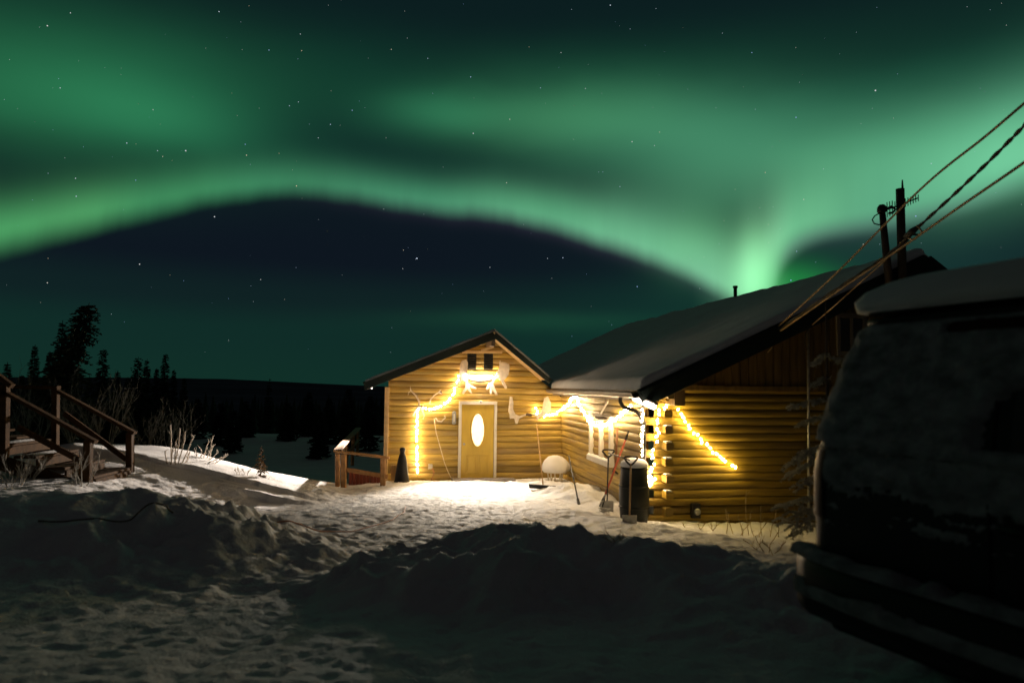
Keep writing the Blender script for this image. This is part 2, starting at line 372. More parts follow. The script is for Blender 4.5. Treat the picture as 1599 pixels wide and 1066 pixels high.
# ------------------------------------------------------------------ terrain
def hsh(i, j, seed):
    h = (i.astype(np.int64) * 374761393 + j.astype(np.int64) * 668265263 + seed * 974711) & 0xffffffff
    h = ((h ^ (h >> 13)) * 1274126177) & 0xffffffff
    return ((h ^ (h >> 16)) & 0xffff) / 65535.0
def vn(x, y, seed):
    xi = np.floor(x); yi = np.floor(y); fx = x - xi; fy = y - yi
    fx = fx * fx * fx * (fx * (fx * 6 - 15) + 10); fy = fy * fy * fy * (fy * (fy * 6 - 15) + 10)
    a = hsh(xi, yi, seed); b = hsh(xi + 1, yi, seed); c = hsh(xi, yi + 1, seed); d = hsh(xi + 1, yi + 1, seed)
    return (a + (b - a) * fx) * (1 - fy) + (c + (d - c) * fx) * fy
def fbm(x, y, s, seed, o=4):
    t = 0; a = 1; n = 0
    for k in range(o):
        ca, sa = math.cos(k * 1.1), math.sin(k * 1.1)
        t = t + a * (vn((x * ca - y * sa) / s + 17.3 * k, (x * sa + y * ca) / s - 9.1 * k, seed + k) - .5) * 2; n += a; a *= .5; s *= .5
    return t / n
def sn(x, y, s, seed, o=3):                     # one value of smooth noise in about -1..1
    t = 0.0; a = 1.0; n = 0.0
    for k in range(o):
        t += a * MN.noise(Vector((x / s + 7.1 * k, y / s - 3.3 * k, seed * 1.37 + k))) * 1.4; n += a; a *= .5; s *= .5
    return t / n
def lumps(x, y, s, seed, o=3):                 # rounded clods with creases between
    t = 0; a = 1; n = 0
    for k in range(o):
        ca, sa = math.cos(k * .9 + .4), math.sin(k * .9 + .4)
        t = t + a * np.abs(vn((x * ca - y * sa) / s + 5.7 * k, (x * sa + y * ca) / s + 3.3 * k, seed + k) * 2 - 1); n += a; a *= .5; s *= .5
    return 1 - t / n
P3 = lambda x, y, Y: at(x, y, Y)
CTRL = [P3(800, 1066, 3.75), P3(200, 1066, 3.75), P3(1250, 1066, 3.75), (0, 0, .92), (-6, 0, 1.0), (6, 0, .9), (0, -5, .9), (-7, -5, 1), (7, -5, .9),
        P3(550, 930, 6), P3(480, 860, 8), P3(640, 800, 11.5), P3(560, 792, 12.8), P3(700, 765, 15.8), (-.8, 18, 0.0), (1.0, 18.2, 0.02), (-3.2, 17.8, 0),
        P3(430, 768, 14.6), P3(500, 768, 16.6), P3(880, 772, 15.5), P3(940, 792, 13.6), P3(1000, 818, 12.2), P3(1100, 832, 11.6), P3(1230, 842, 11.2), P3(1250, 862, 9.0),
        (3.2, 4.2, .86), (5, 5, .86), (6.5, 8, .6), (6.8, 11, .1), P3(60, 762, 11), P3(140, 750, 12), P3(203, 735, 13.5), (-9, 12.7, .75), P3(235, 766, 12.9), P3(300, 784, 12.7), P3(375, 792, 13.2),
        (-10, 16, 1.0), (-12, 12, 1.0), (-11, 8, 1.1), P3(200, 694, 16.2), P3(265, 698, 15.9), P3(330, 720, 15.6), P3(385, 750, 15.0), P3(440, 776, 14.6), P3(455, 772, 16.0), (-8.5, 21, .0), (-5.2, 19.5, -.45), (-5.2, 23, -.8), (-9, 28, -1.0), P3(500, 718, 32), (-14, 30, -1.0), (-16, 22, -.2),
        (4, 24, -.2), (10, 16, 0), (0, 30, -.9), (14, 24, -.2), (10, 34, -1.2), (-6.0, 18.5, -.05)]
CT = np.array(CTRL, float)
def _tps():
    n = len(CT); d = np.hypot(CT[:, None, 0] - CT[None, :, 0], CT[:, None, 1] - CT[None, :, 1])
    K = np.where(d > 0, d * d * np.log(d + 1e-12), 0) + np.eye(n) * .4
    A = np.zeros((n + 3, n + 3)); A[:n, :n] = K; A[:n, n] = 1; A[:n, n + 1:] = CT[:, :2]; A[n:, :n] = A[:n, n:].T
    return np.linalg.solve(A, np.r_[CT[:, 2], 0, 0, 0])
TP = _tps()
def seg_pile(x, y, crest, front, back, pw=1.2, k=.14):
    """Height of a heap whose crest runs along a polyline of (x, y, z); -inf far away."""
    best = np.full(x.shape, -1e4)
    for (a, b) in zip(crest[:-1], crest[1:]):
        a = np.array(a, float); b = np.array(b, float); d = b[:2] - a[:2]; L2 = d @ d
        t = np.clip(((x - a[0]) * d[0] + (y - a[1]) * d[1]) / L2, 0, 1)
        ex = x - (a[0] + d[0] * t); ey = y - (a[1] + d[1] * t); r = np.hypot(ex, ey)
        sl = np.where(ey < 0, front, back)
        h = a[2] + (b[2] - a[2]) * t - sl * (np.sqrt(r * r + .04) - .2) ** pw
        best = np.maximum(best, h)
    return best
def smax(a, b, k=.12):
    m = np.maximum(a, b); return m + k * np.log(np.exp((a - m) / k) + np.exp((b - m) / k)) - k * .0
FRONT_PILE = [P3(470, 945, 6.9), P3(560, 888, 6.8), P3(640, 868, 6.6), P3(720, 842, 6.4), P3(800, 838, 6.2), P3(880, 840, 6.1), P3(960, 848, 6.0), P3(1060, 862, 5.8), P3(1150, 872, 5.5), P3(1250, 892, 5.2), P3(1400, 930, 4.8)]
LEFT_PILE = [P3(-200, 770, 7.4), P3(60, 776, 7.6), P3(180, 774, 7.8), P3(270, 792, 7.8), P3(350, 815, 7.6), P3(420, 850, 7.3)]
BANK = [P3(120, 692, 14.6), P3(170, 701, 14.5), P3(212, 712, 14.4), P3(262, 735, 14.2), P3(320, 753, 14.0), P3(365, 764, 13.9)]
MOUND = [P3(530, 779, 14.9), P3(575, 776, 15.0), P3(618, 780, 15.0)]
RMOUND = [P3(800, 755, 16.7), P3(850, 751, 16.6), P3(905, 757, 15.6), P3(930, 768, 14.6), P3(955, 786, 13.6)]
LIP = [P3(905, 800, 12.6), P3(960, 812, 11.8), P3(1050, 830, 10.8), P3(1150, 842, 10.2), P3(1250, 862, 9.4)]
def ground(x, y, fine=True):
    x = np.asarray(x, float); y = np.asarray(y, float); sh = x.shape; x = x.ravel(); y = y.ravel()
    z = np.full(x.shape, TP[-3]) + TP[-2] * x + TP[-1] * y
    for w, c in zip(TP[:-3], CT):
        d2 = (x - c[0]) ** 2 + (y - c[1]) ** 2; z += w * .5 * d2 * np.log(d2 + 1e-12)
    near = np.clip((30 - y) / 8, 0, 1) * np.clip((20 - np.abs(x)) / 6, 0, 1) * np.clip((y + 9) / 3, 0, 1)
    r = np.hypot(x, y)
    far = np.where(y > 0, -1.2 - np.clip((y - 50) * .12, 0, 6) - np.clip((y - 100) * .05, 0, 12), .8)
    side = np.clip((np.abs(x) - 14) / 30, 0, 1) * np.clip((110 - y) / 80, 0, 1); far = far * (1 - side * .35) + side * 0
    near = near * near * (3 - 2 * near)
    z = np.where(near > 0, z, 0) * near + far * (1 - near)
    if fine:
        wx = x + .25 * fbm(x, y, .9, 91, 2); wy = y + .25 * fbm(x, y, .9, 97, 2)
        zb = z
        pf = seg_pile(wx, wy, FRONT_PILE, .30, .55, 1.2); pl = seg_pile(wx, wy, LEFT_PILE, .24, .38, 1.2)
        z = smax(z, pf, .05); z = smax(z, pl, .05); z = smax(z, seg_pile(x + .3 * (wx - x), y + .3 * (wy - y), BANK, .9, .20, 1.1), .03)
        z = smax(z, seg_pile(wx, wy, MOUND, .35, .5, 1.2), .03); z = smax(z, seg_pile(wx, wy, RMOUND, .32, .5, 1.2), .03); z = smax(z, seg_pile(wx, wy, LIP, .22, .4, 1.2), .03)
        bank = np.clip((-x - 4.2) / .8, 0, 1) * np.clip((y - 13.7) / .5, 0, 1) * np.clip((19 - y) / 2, 0, 1)
        hp = np.clip((z - zb) / .22, 0, 1) * (1 - bank)
        lum = lumps(x, y, .62, 31, 4) - .58
        z += hp * np.clip((x + 5.0) / 1.4, .22, 1) * (lum * np.where(x > -1.0, .26, .34) + .10 * fbm(x, y, .40, 44, 4) + .06 * (lumps(x, y, .19, 48, 3) - .5))
        z += bank * (.035 * fbm(x, y, 1.3, 19, 3) + .012 * fbm(x, y, .3, 23, 2))
        tramp = (1 - .93 * bank) * np.clip((20 - y) / 2, 0, 1) * np.clip((y + 3) / 3, 0, 1) * np.clip((9 - np.abs(x)) / 2, 0, 1)
        z += tramp * (1 - .5 * hp) * (.040 * fbm(x, y, .9, 61, 3) + (.046 * (lumps(x, y, .24, 71, 3) - .5) + .028 * fbm(x * .55, y, .11, 82, 3)) * np.clip((y - 5) / 5, .12, .8) * np.where(y > 13, .6, 1) + .022 * (lumps(x * .8, y, .13, 85, 2) - .5) + .014 * fbm(x, y, .07, 88, 2))
        for x0, x1 in ((-2.0, -1.15), (-.55, .1)):     # two packed wheel ruts up the yard
            xr = x0 + (x1 - x0) * np.clip((y - 2) / 9, 0, 1) + .06 * fbm(y, y * 0, 2.0, 13, 2)
            z -= .045 * np.exp(-((x - xr) / .13) ** 2) * np.clip((10.5 - y) / 3, 0, 1) * (1 - .8 * hp) * (.75 + .5 * vn(y / .11, x / .3, 29))
        cl = fbm(x, y, 2.2, 55, 2); cm = np.clip((x + 5.2) / 1.4, .25, 1) * np.clip((-x - 1.2 + (9 - y) * .15) / 1.6, 0, 1) * np.clip((10.5 - y) / 2, 0, 1) * np.clip((y - 1) / 3, 0, 1)
        z += cm * (.25 * (lumps(x, y, .36, 35, 4) - .5) * np.clip((y - 4.6) / 3.0, .04, 1) + .03 * cl)
    return z.reshape(sh)
GRID = {}
def gz(x, y):                                  # height of the snow, read off the terrain grid
    xs, ys, Z = GRID['g']
    i = min(max(int(np.searchsorted(xs, x)) - 1, 0), len(xs) - 2); j = min(max(int(np.searchsorted(ys, y)) - 1, 0), len(ys) - 2)
    a = (x - xs[i]) / (xs[i + 1] - xs[i]); c = (y - ys[j]) / (ys[j + 1] - ys[j])
    return float((Z[j, i] * (1 - a) + Z[j, i + 1] * a) * (1 - c) + (Z[j + 1, i] * (1 - a) + Z[j + 1, i + 1] * a) * c)
def gp(x, y, d=0.0): return (x, y, gz(x, y) + d)

def terrain():
    def axis(lo, hi, st, far_lo, far_hi):
        a = list(np.arange(lo, hi + 1e-6, st)); s = st; q = hi
        while q < far_hi: s *= 1.22; q += s; a.append(q)
        s = st; q = lo; b = []
        while q > far_lo: s *= 1.22; q -= s; b.append(q)
        return np.array(b[::-1] + a)
    xs = axis(-10.2, 7.4, .037, -4000, 4000); ys = axis(1.6, 19.6, .046, -300, 4200); ys = np.unique(np.r_[ys[ys < 1.6], np.arange(1.6, 9, .030), np.arange(9, 19.6, .046), ys[ys >= 19.6]])
    X, Y = np.meshgrid(xs, ys); Z = ground(X, Y); GRID['g'] = (xs, ys, Z)
    nx, ny = len(xs), len(ys)
    co = np.stack([X, Y, Z], -1).reshape(-1, 3)
    i = np.arange(nx * ny).reshape(ny, nx)
    q = np.stack([i[:-1, :-1], i[:-1, 1:], i[1:, 1:], i[1:, :-1]], -1).reshape(-1, 4)
    m = bpy.data.meshes.new('snow_ground'); m.vertices.add(len(co)); m.vertices.foreach_set('co', co.ravel())
    m.loops.add(q.size); m.loops.foreach_set('vertex_index', q.ravel().astype(np.int32))
    m.polygons.add(len(q)); m.polygons.foreach_set('loop_start', np.arange(0, q.size, 4, dtype=np.int32))
    m.polygons.foreach_set('use_smooth', np.ones(len(q), bool)); m.update(); m.validate()
    o = bpy.data.objects.new('snow_ground', m); COL.objects.link(o); m.materials.append(MT['snow'])
    tag(o, 'trampled and heaped snow covering the ground', kind='structure', cat='ground')
terrain()
def hills():
    b = MB(); rows = []
    xs = np.linspace(-4200, 4200, 190)
    for Y, k in ((330, 0), (600, .12), (1100, .3), (1500, .55), (1900, .85), (2300, 1.0), (3000, .7), (3700, .2)):
        h = 1 + 13 * np.exp(-((xs + 1150) / 620) ** 2) - 14 * np.exp(-((xs + 300) / 500) ** 2) + 3 * fbm(xs, xs * 0 + Y, 420, 5, 4)
        rows.append([(x, Y, -17.5 + (hh + 19) * k + 1.2 * random.random() * k) for x, hh in zip(xs, h)])
    b.grid(rows); tag(b.build('hills', MT['hill'], smooth=True), 'low dark wooded hills along the horizon', 'hills', kind='structure')
hills()

# ------------------------------------------------------------------ stars
def star_mat():
    m = emit('starlight', (.72, .86, 1.0), .75, False); nt = m.node_tree
    tc = nt.nodes.new('ShaderNodeTexCoord'); mp = nt.nodes.new('ShaderNodeMapping'); mp.inputs['Scale'].default_value = (.013, .013, .013)
    wn = nt.nodes.new('ShaderNodeTexNoise'); wn.inputs['Scale'].default_value = 1; r = nt.nodes.new('ShaderNodeValToRGB'); e = r.color_ramp.elements
    e[0].position, e[0].color = .36, (.35, .55, 1, 1); e[1].position, e[1].color = .64, (1, .78, .5, 1); e.new(.5).color = (.8, .9, 1, 1)
    nt.links.new(tc.outputs['Object'], mp.inputs[0]); nt.links.new(mp.outputs[0], wn.inputs['Vector']); nt.links.new(wn.outputs[0], r.inputs[0]); nt.links.new(r.outputs[0], nt.nodes['Principled BSDF'].inputs['Emission Color'])
    return m
def stars():
    b = MB(); rng = random.Random(4); R = 6000.0
    big = [(651, 403, 2.6), (290, 235, 2.1), (335, 338, 1.9), (74, 40, 1.7), (110, 20, 1.3), (342, 18, 1.5), (383, 225, 1.4), (385, 242, 1.6), (739, 208, 1.8), (735, 120, 1.5), (796, 186, 1.5), (463, 290, 1.7), (218, 412, 1.7), (74, 441, 1.5),
           (1367, 141, 2.2), (1243, 183, 1.7), (987, 221, 1.6), (953, 8, 1.6), (876, 82, 1.2), (1430, 337, 1.9), (1235, 437, 2.0), (1244, 392, 1.3), (1348, 381, 1.3), (995, 447, 1.7), (879, 402, 1.6), (855, 403, 1.2), (1255, 311, 1.4), (198, 223, 1.5), (118, 278, 1.4), (119, 306, 1.6), (212, 281, 1.3),
           (420, 78, 1.4), (469, 53, 1.2), (471, 79, 1.2), (668, 91, 1.2), (611, 77, 1.2), (550, 172, 1.5), (516, 194, 1.5), (497, 215, 1.2), (452, 165, 1.3), (466, 159, 1.2), (246, 235, 1.3), (254, 244, 1.2), (94, 137, 1.3), (239, 171, 1.2), (791, 285, 1.4), (599, 326, 1.2), (407, 436, 1.3), (630, 390, 1.2), (629, 419, 1.1), (765, 417, 1.2), (1030, 206, 1.2), (1022, 227, 1.2), (1454, 255, 1.3), (968, 291, 1.2), (1195, 269, 1.3), (914, 138, 1.2), (844, 137, 1.2), (1174, 82, 1.3)]
    for x, y, s in big + [(rng.uniform(-250, 1850), rng.uniform(-300, 560), rng.uniform(.38, .85)) for _ in range(430)]:
        d = Vector(ray(x, y)).normalized(); c = d * R; r = s * .50 * R / F
        e1 = d.orthogonal().normalized(); e2 = d.cross(e1)
        b.add([c + e1 * r, c + e2 * r, c - e1 * r, c - e2 * r, c + d * r, c - d * r], [(0, 1, 4), (1, 2, 4), (2, 3, 4), (3, 0, 4), (1, 0, 5), (2, 1, 5), (3, 2, 5), (0, 3, 5)])
    tag(b.build('stars', star_mat()), 'faint white stars scattered over the night sky', 'stars', kind='stuff')
stars()

# ------------------------------------------------------------------ the log cabin
TH = math.radians(9.6)
CO = Vector((-3.27, 18.19, 0.0))
LAT = Vector((math.cos(TH), math.sin(TH), 0)); DEP = Vector((-math.sin(TH), math.cos(TH), 0))
def L(x, y, z): return CO + LAT * x + DEP * y + Vector((0, 0, z))
def onY(x, y, Y):                              # photo pixel on the plane local Y = const, as a world point
    d = Vector(ray(x, y)); e = Vector((0, 0, EYE)); return e + d * ((Y - (e - CO).dot(DEP)) / d.dot(DEP))
def onX(x, y, X):
    d = Vector(ray(x, y)); e = Vector((0, 0, EYE)); return e + d * ((X - (e - CO).dot(LAT)) / d.dot(LAT))
WX = 4.76; FY = -6.45                          # side wall plane, main front wall plane
cabin = thing('log_cabin', 'long log cabin with snowy roofs, a lit yellow door and warm string lights', 'cabin', tuple(CO), TH)

def log_rows(b, a, c, z0, z1, row, out, lim=None, bulge=.055, n=7):
    """Rows of half-round logs from a(local xy) to c, bulging along out; lim(zmid) gives the (t0, t1) left by a sloping roof."""
    a = Vector(a); c = Vector(c); out = Vector(out); z = z0; k = 0; rng = random.Random(int(z0 * 10 + row * 1000))
    while z < z1 - .02:
        h = min(row, z1 - z); t0, t1 = lim(z) if lim else (0, 1)
        if t1 - t0 > .01:
            bu = bulge * rng.uniform(.72, 1.3); ns = 10; P = []
            for i in range(ns + 1):
                t = t0 + (t1 - t0) * i / ns; p = a + (c - a) * t; ring = []; wv = rng.uniform(-.006, .006)
                for j in range(n + 1):
                    ang = math.pi * j / n
                    q = p + out * (bu * math.sin(ang) ** .75 + wv * math.sin(ang))
                    zq = z + h * .5 - math.cos(ang) * h * .5
                    if lim:
                        l0, l1 = lim(zq); f_ = min(max(t, l0), l1) - t; q = q + (c - a) * f_
                    ring.append(L(q.x, q.y, zq))
                P.append(ring)
            b.grid(P)
        z += row; k += 1
Yf = -1.15
def lxz(p): q = p - CO; return q.dot(LAT), q.z
rx_, RZ = lxz(onY(772, 517.5, Yf)); ELx, ELz = lxz(onY(571, 596, Yf)); ERx, ERz = lxz(onY(858, 590, Yf))
# gable end wall with its door opening kept simple: the door leaf and casing stand proud of the logs
def gable_lim(z):
    kl = (RZ - ELz) / (rx_ - ELx); kr = (RZ - ERz) / (ERx - rx_); z += .04
    xl = ELx + (z - ELz) / kl; xr = rx_ + (RZ - z) / kr
    return (max(0, xl) / WX, min(WX, xr) / WX) if xr > xl else (.5, .5)
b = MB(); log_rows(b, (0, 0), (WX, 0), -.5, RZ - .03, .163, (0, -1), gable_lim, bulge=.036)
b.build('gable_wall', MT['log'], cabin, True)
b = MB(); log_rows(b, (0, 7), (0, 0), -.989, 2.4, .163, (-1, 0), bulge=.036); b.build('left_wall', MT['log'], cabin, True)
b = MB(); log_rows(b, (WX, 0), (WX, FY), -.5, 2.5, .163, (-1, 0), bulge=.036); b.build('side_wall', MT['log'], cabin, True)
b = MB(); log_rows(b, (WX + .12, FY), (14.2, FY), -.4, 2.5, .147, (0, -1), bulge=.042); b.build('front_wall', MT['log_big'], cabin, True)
# corner posts of the small gable wall
b = MB(); b.beam(L(-.03, -.05, -.5), L(-.03, -.05, 2.42), .12, .12, DEP); b.build('corner_board', MT['trim'] if False else MT['soffit'], cabin)
# crossed log ends at the main corner
b = MB()
rng = random.Random(3)
for k in range(10):
    z = -.40 + k * .294
    e = .24 + rng.uniform(-.04, .05)
    b.beam(L(WX + .34, FY + .3, z + .0735), L(WX + .34 + rng.uniform(-.015, .015), FY - e, z + .0735), .15, .140, bev=.02)
    b.beam(L(WX + .5, FY + .03, z + .2205), L(WX - .06 + rng.uniform(-.04, .04), FY + .03, z + .2205), .15, .138, bev=.03)
b.beam(L(WX + .30, FY + .3, 2.40), L(WX + .30, FY - .50, 2.40), .22, .20, bev=.03)
b.build('corner_log_ends', MT['log_big'], cabin)
for k in (3, 4, 5, 6, 7):                       # snow lying on the log ends
    z = -.40 + k * .294 + .153; b = MB(); b.beam(L(WX + .34, FY - .08, z), L(WX + .34, FY - .21, z), .12, .022, bev=.01); b.build('log_end_snow', MT['snow_cap'], cabin)
# gable boards of the main wing
def mrake(x): return 2.50 + (x - 4.53) * .466 if x < 10.15 else 5.12 - (x - 10.15) * .69
b = MB(); x = 4.9
while x < 13.7:
    w = .17; zt = min(mrake(x), mrake(x + w)) - .17
    if zt > 2.56: b.box((0, 0, 0), (0, 0, 0)); del b.v[-8:]; del b.f[-6:]; b.beam(L(x + w / 2, FY - .015, 2.5), L(x + w / 2, FY - .015, zt), w - .014, .05, DEP, bev=.008)
    x += w
b.build('gable_boards', MT['board'], cabin)
b = MB(); b.beam(L(4.9, FY - .06, 2.50), L(14, FY - .06, 2.50), .05, .10); b.build('belt_board', MT['board'], cabin)
b = MB(); b.box((0, 0, 0), (0, 0, 0)); del b.v[-8:]; del b.f[-6:]
b.add([L(4.95, FY + .04, -.4), L(14, FY + .04, -.4), L(14, FY + .04, 2.4), L(10.15, FY + .04, 4.9), L(4.95, FY + .04, 2.5)], [(0, 1, 2, 3, 4)])
b.add([L(.02, .03, -.4), L(WX, .03, -.4), L(WX, .03, 2.15), L(rx_, .03, RZ - .2), L(.02, .03, 2.5)], [(0, 1, 2, 3, 4)])
b.add([L(WX + .03, 0, -.4), L(WX + .03, FY, -.4), L(WX + .03, FY, 2.45), L(WX + .03, 0, 2.45)], [(0, 1, 2, 3)])
b.build('wall_core', MT['board'], cabin)

def slope(p0, p1, q0, q1, t, name, m, parent, inset=0.0):
    """Slab between ridge edge p0-p1 and eave edge q0-q1 (world points on its top), thickness t downwards."""
    b = MB(); d = Vector((0, 0, -t))
    P = [Vector(k) for k in (p0, p1, q1, q0)]
    b.add(P + [k + d for k in P], [(0, 1, 2, 3), (7, 6, 5, 4), (0, 4, 5, 1), (1, 5, 6, 2), (2, 6, 7, 3), (3, 7, 4, 0)])
    return b.build(name, m, parent)
def snow_sheet(p0, p1, q0, q1, th, nu, nv, seed, ov=.04, rnd=.22):
    """Snow lying on a roof slope: p ridge edge, q eave edge; thick with rounded, uneven margins."""
    b = MB(); p0, p1, q0, q1 = (Vector(k) for k in (p0, p1, q0, q1)); top = []; rngs = np.random.RandomState(seed)
    Lu = (p1 - p0).length; Lv = (q0 - p0).length
    for i in range(nu + 1):
        row = []; s = i / nu; s = .5 - .5 * math.cos(math.pi * s) if nu > 20 else s
        for j in range(nv + 1):
            t = j / nv; t = .5 - .5 * math.cos(math.pi * t)
            ss = s * (1 + 2 * ov / Lu) - ov / Lu; tt = t * (1 + ov / Lv)
            a = p0 + (p1 - p0) * ss; c = q0 + (q1 - q0) * ss; P = a + (c - a) * tt
            e = min(s * Lu, (1 - s) * Lu, (1 - t) * Lv) / rnd
            e = max(0, min(1, e)); h = th * math.sqrt(max(0, 1 - (1 - e) ** 2)) 
            h *= 1 + .30 * sn(P.x, P.y, 1.6, seed, 3); h += .032 * sn(P.x, P.y, .35, seed + 5, 3) * e
            row.append(P + Vector((0, 0, h)))
        top.append(row)
    b.grid(top)
    return b
# small gable roof (ridge runs back), right slope cut off where it meets the main roof
Yb = 7.5
sr = slope(L(rx_, Yf, RZ), L(rx_, Yb, RZ), L(ELx, Yf, ELz), L(ELx, Yb, ELz), .05, 'roof_left_slope', MT['soffit'], cabin)
b = snow_sheet(L(rx_, Yf - .03, RZ + .012), L(rx_, Yb, RZ + .012), L(ELx + .02, Yf - .03, ELz + .012), L(ELx + .02, Yb, ELz + .012), .05, 26, 24, 3, rnd=.04); b.build('roof_snow', MT['snow_cap'], sr, True)
b = MB(); b.beam(L(rx_, Yf - .02, RZ - .10), L(ELx - .03, Yf - .02, ELz - .10), .04, .20, (0, 0, 1)); b.beam(L(ELx - .02, Yf, ELz - .10), L(ELx - .02, Yb, ELz - .10), .04, .20); b.build('fascia', MT['fascia'], sr)
sr2 = slope(L(rx_ + .002, Yf, RZ), L(rx_ + .002, Yb, RZ), L(ERx, Yf, ERz), L(ERx, Yb, ERz), .05, 'roof_right_slope', MT['soffit'], cabin)
b = snow_sheet(L(rx_, Yf - .03, RZ + .012), L(rx_, Yb, RZ + .012), L(ERx - .02, Yf - .03, ERz + .012), L(ERx - .02, Yb, ERz + .012), .07, 26, 24, 8, rnd=.05); b.build('roof_snow', MT['snow_cap'], sr2, True)
b = MB(); b.beam(L(rx_, Yf - .022, RZ - .09), L(ERx + .03, Yf - .022, ERz - .09), .04, .13, (0, 0, 1)); b.build('fascia', MT['fascia'], sr2)
b = MB(); b.beam(L(rx_ - .02, Yf + .03, RZ - .25), L(rx_ - .02, .1, RZ - .25), .10, .24)
b.build('ridge_beam', MT['skull'], cabin)
b = MB(); b.beam(onY(722, 549.5, -.1), onY(784, 549.5, -.1), .07, .07); b.beam(onY(752, 547, -.6), onY(771, 541, -.6), .05, .07); b.build('collar_tie', MT['soffit'], cabin)
# main roof
Ym = -7.02; Yr = 10.2; MRx, MRz = 10.15, 5.10; MEx, MEz = 4.44, 2.46; MWx, MWz = 14.3, 2.25
mr = slope(L(MRx, Ym, MRz), L(MRx, Yr, MRz), L(MEx, Ym, MEz), L(MEx, Yr, MEz), .06, 'main_roof_slope', MT['board'], cabin)
b = snow_sheet(L(MRx, Ym + .05, MRz + .004), L(MRx, Yr, MRz + .004), L(MEx + .02, Ym + .05, MEz + .004), L(MEx + .02, Yr, MEz + .004), .16, 80, 40, 21, rnd=.17); b.build('roof_snow', MT['snow_cap'], mr, True)
b = MB(); b.beam(L(MRx, Ym - .02, MRz - .16), L(MEx - .02, Ym - .02, MEz - .16), .05, .33, (0, 0, 1)); b.beam(L(MRx, Ym - .052, MRz - .075), L(MEx - .02, Ym - .052, MEz - .075), .03, .10, (0, 0, 1)); b.build('fascia', MT['fascia'], mr)
mr2 = slope(L(MRx + .002, Ym, MRz), L(MRx + .002, Yr, MRz), L(MWx, Ym, MWz), L(MWx, Yr, MWz), .06, 'main_roof_far_slope', MT['board'], cabin)
b = snow_sheet(L(MRx, Ym + .05, MRz + .004), L(MRx, Yr, MRz + .004), L(MWx, Ym + .05, MWz + .004), L(MWx, Yr, MWz + .004), .10, 26, 14, 28); b.build('roof_snow', MT['snow_cap'], mr2, True)
b = MB(); b.beam(L(MRx, Ym - .022, MRz - .16), L(MWx, Ym - .022, MWz - .16), .05, .33, (0, 0, 1)); b.build('fascia', MT['fascia'], mr2)
# gutter with a curved downspout at the near end
b = MB(); P = []
for y in np.linspace(-.02, Ym + .02, 8):
    P.append([L(MEx - .02 + .075 * math.cos(a) - .07, y, MEz - .07 + .085 * math.sin(a)) for a in np.linspace(math.pi, 2 * math.pi, 7)] + [L(MEx - .02 - .0, y, MEz - .05), L(MEx - .16, y, MEz - .052)])
b.grid(P, True); g = b.build('gutter', MT['gutter'], cabin, True)
b = MB(); b.tube([L(MEx - .09, -6.15, MEz - .12), L(MEx - .09, -6.15, MEz - .24), L(MEx - .05, -6.2, MEz - .33), L(MEx + .14, -6.35, MEz - .40), L(WX - .16, -6.52, MEz - .46), L(WX - .10, -6.56, MEz - .60), L(WX - .10, -6.56, .15)], .038, 8); b.build('downspout', MT['iron'], g, True)
b = MB(); b.beam(L(MEx + .04, -.05, MEz - .11), L(MEx + .04, Ym + .06, MEz - .11), .03, .19); b.build('eave_board', MT['gutter'], cabin)
b = MB(); b.beam(L(WX + .42, Ym + .05, 2.36), L(WX + .42, FY + .02, 2.36), .2, .36); b.build('purlin_end', MT['board'], cabin)
b = MB(); c = onX(1148, 470, 0) if False else L(MRx, .42, MRz + .1)
b.lathe([(.055, 0), (.055, .30), (.075, .30), (.075, .36)], 10, tuple(c)); b.build('vent_pipe', MT['black'], mr)

# door: casing, leaf with oval light and two raised panels
def rect(b, x0, x1, z0, z1, y, t): b.box((0, 0, 0), (0, 0, 0)); del b.v[-8:]; del b.f[-6:]; b.beam(L((x0 + x1) / 2, y, z0), L((x0 + x1) / 2, y, z1), x1 - x0, t, DEP, bev=.006)
DX0, DX1, DZ1 = 1.955, 2.835, 1.98
dr = MB(); rect(dr, DX0, DX1, -.02, DZ1, -.075, .05); door = dr.build('door', MT['door'], cabin)
b = MB(); rect(b, DX0 - .075, DX0 - .004, -.04, DZ1 + .004, -.085, .09); rect(b, DX1 + .004, DX1 + .075, -.04, DZ1 + .004, -.085, .09); rect(b, DX0 - .075, DX1 + .075, DZ1 + .005, DZ1 + .085, -.088, .094); b.build('door_frame', MT['trim'], door)
cx, cz = (DX0 + DX1) / 2, 1.30; yq = -.107
b = MB(); b.plate([L(cx + .165 * math.cos(a), yq, cz + .43 * math.sin(a)) for a in np.linspace(0, 2 * math.pi, 40, endpoint=False)], DEP, .012); b.build('oval_window', MT['door_glass'], door)
b = MB(); ring = [L(cx + .185 * math.cos(a), yq - .002, cz + .455 * math.sin(a)) for a in np.linspace(0, 2 * math.pi, 40)]; b.tube(ring, .018, 6, False); b.build('oval_moulding', MT['door'], door, True)
b = MB()
for x0 in (cx - .30, cx + .03):
    for (a0, a1, c0, c1) in ((x0, x0 + .27, .16, .62),):
        b.tube([L(a0, -.103, c0), L(a1, -.103, c0), L(a1, -.103, c1), L(a0, -.103, c1), L(a0, -.103, c0)], .012, 6, False)
        rect(b, a0 + .05, a1 - .05, c0 + .06, c1 - .06, -.104, .02)
b.build('door_panels', MT['door'], door)
b = MB(); b.tube([L(DX0 + .07, -.10, .93), L(DX0 + .07, -.15, .93)], [.014, .014], 8); b.tube([L(DX0 + .07, -.145, .93), L(DX0 + .07, -.16, .93), L(DX0 + .07, -.185, .93), L(DX0 + .07, -.19, .93)], [.02, .032, .028, .01], 10); b.build('handle', MT['steel'], door, True)
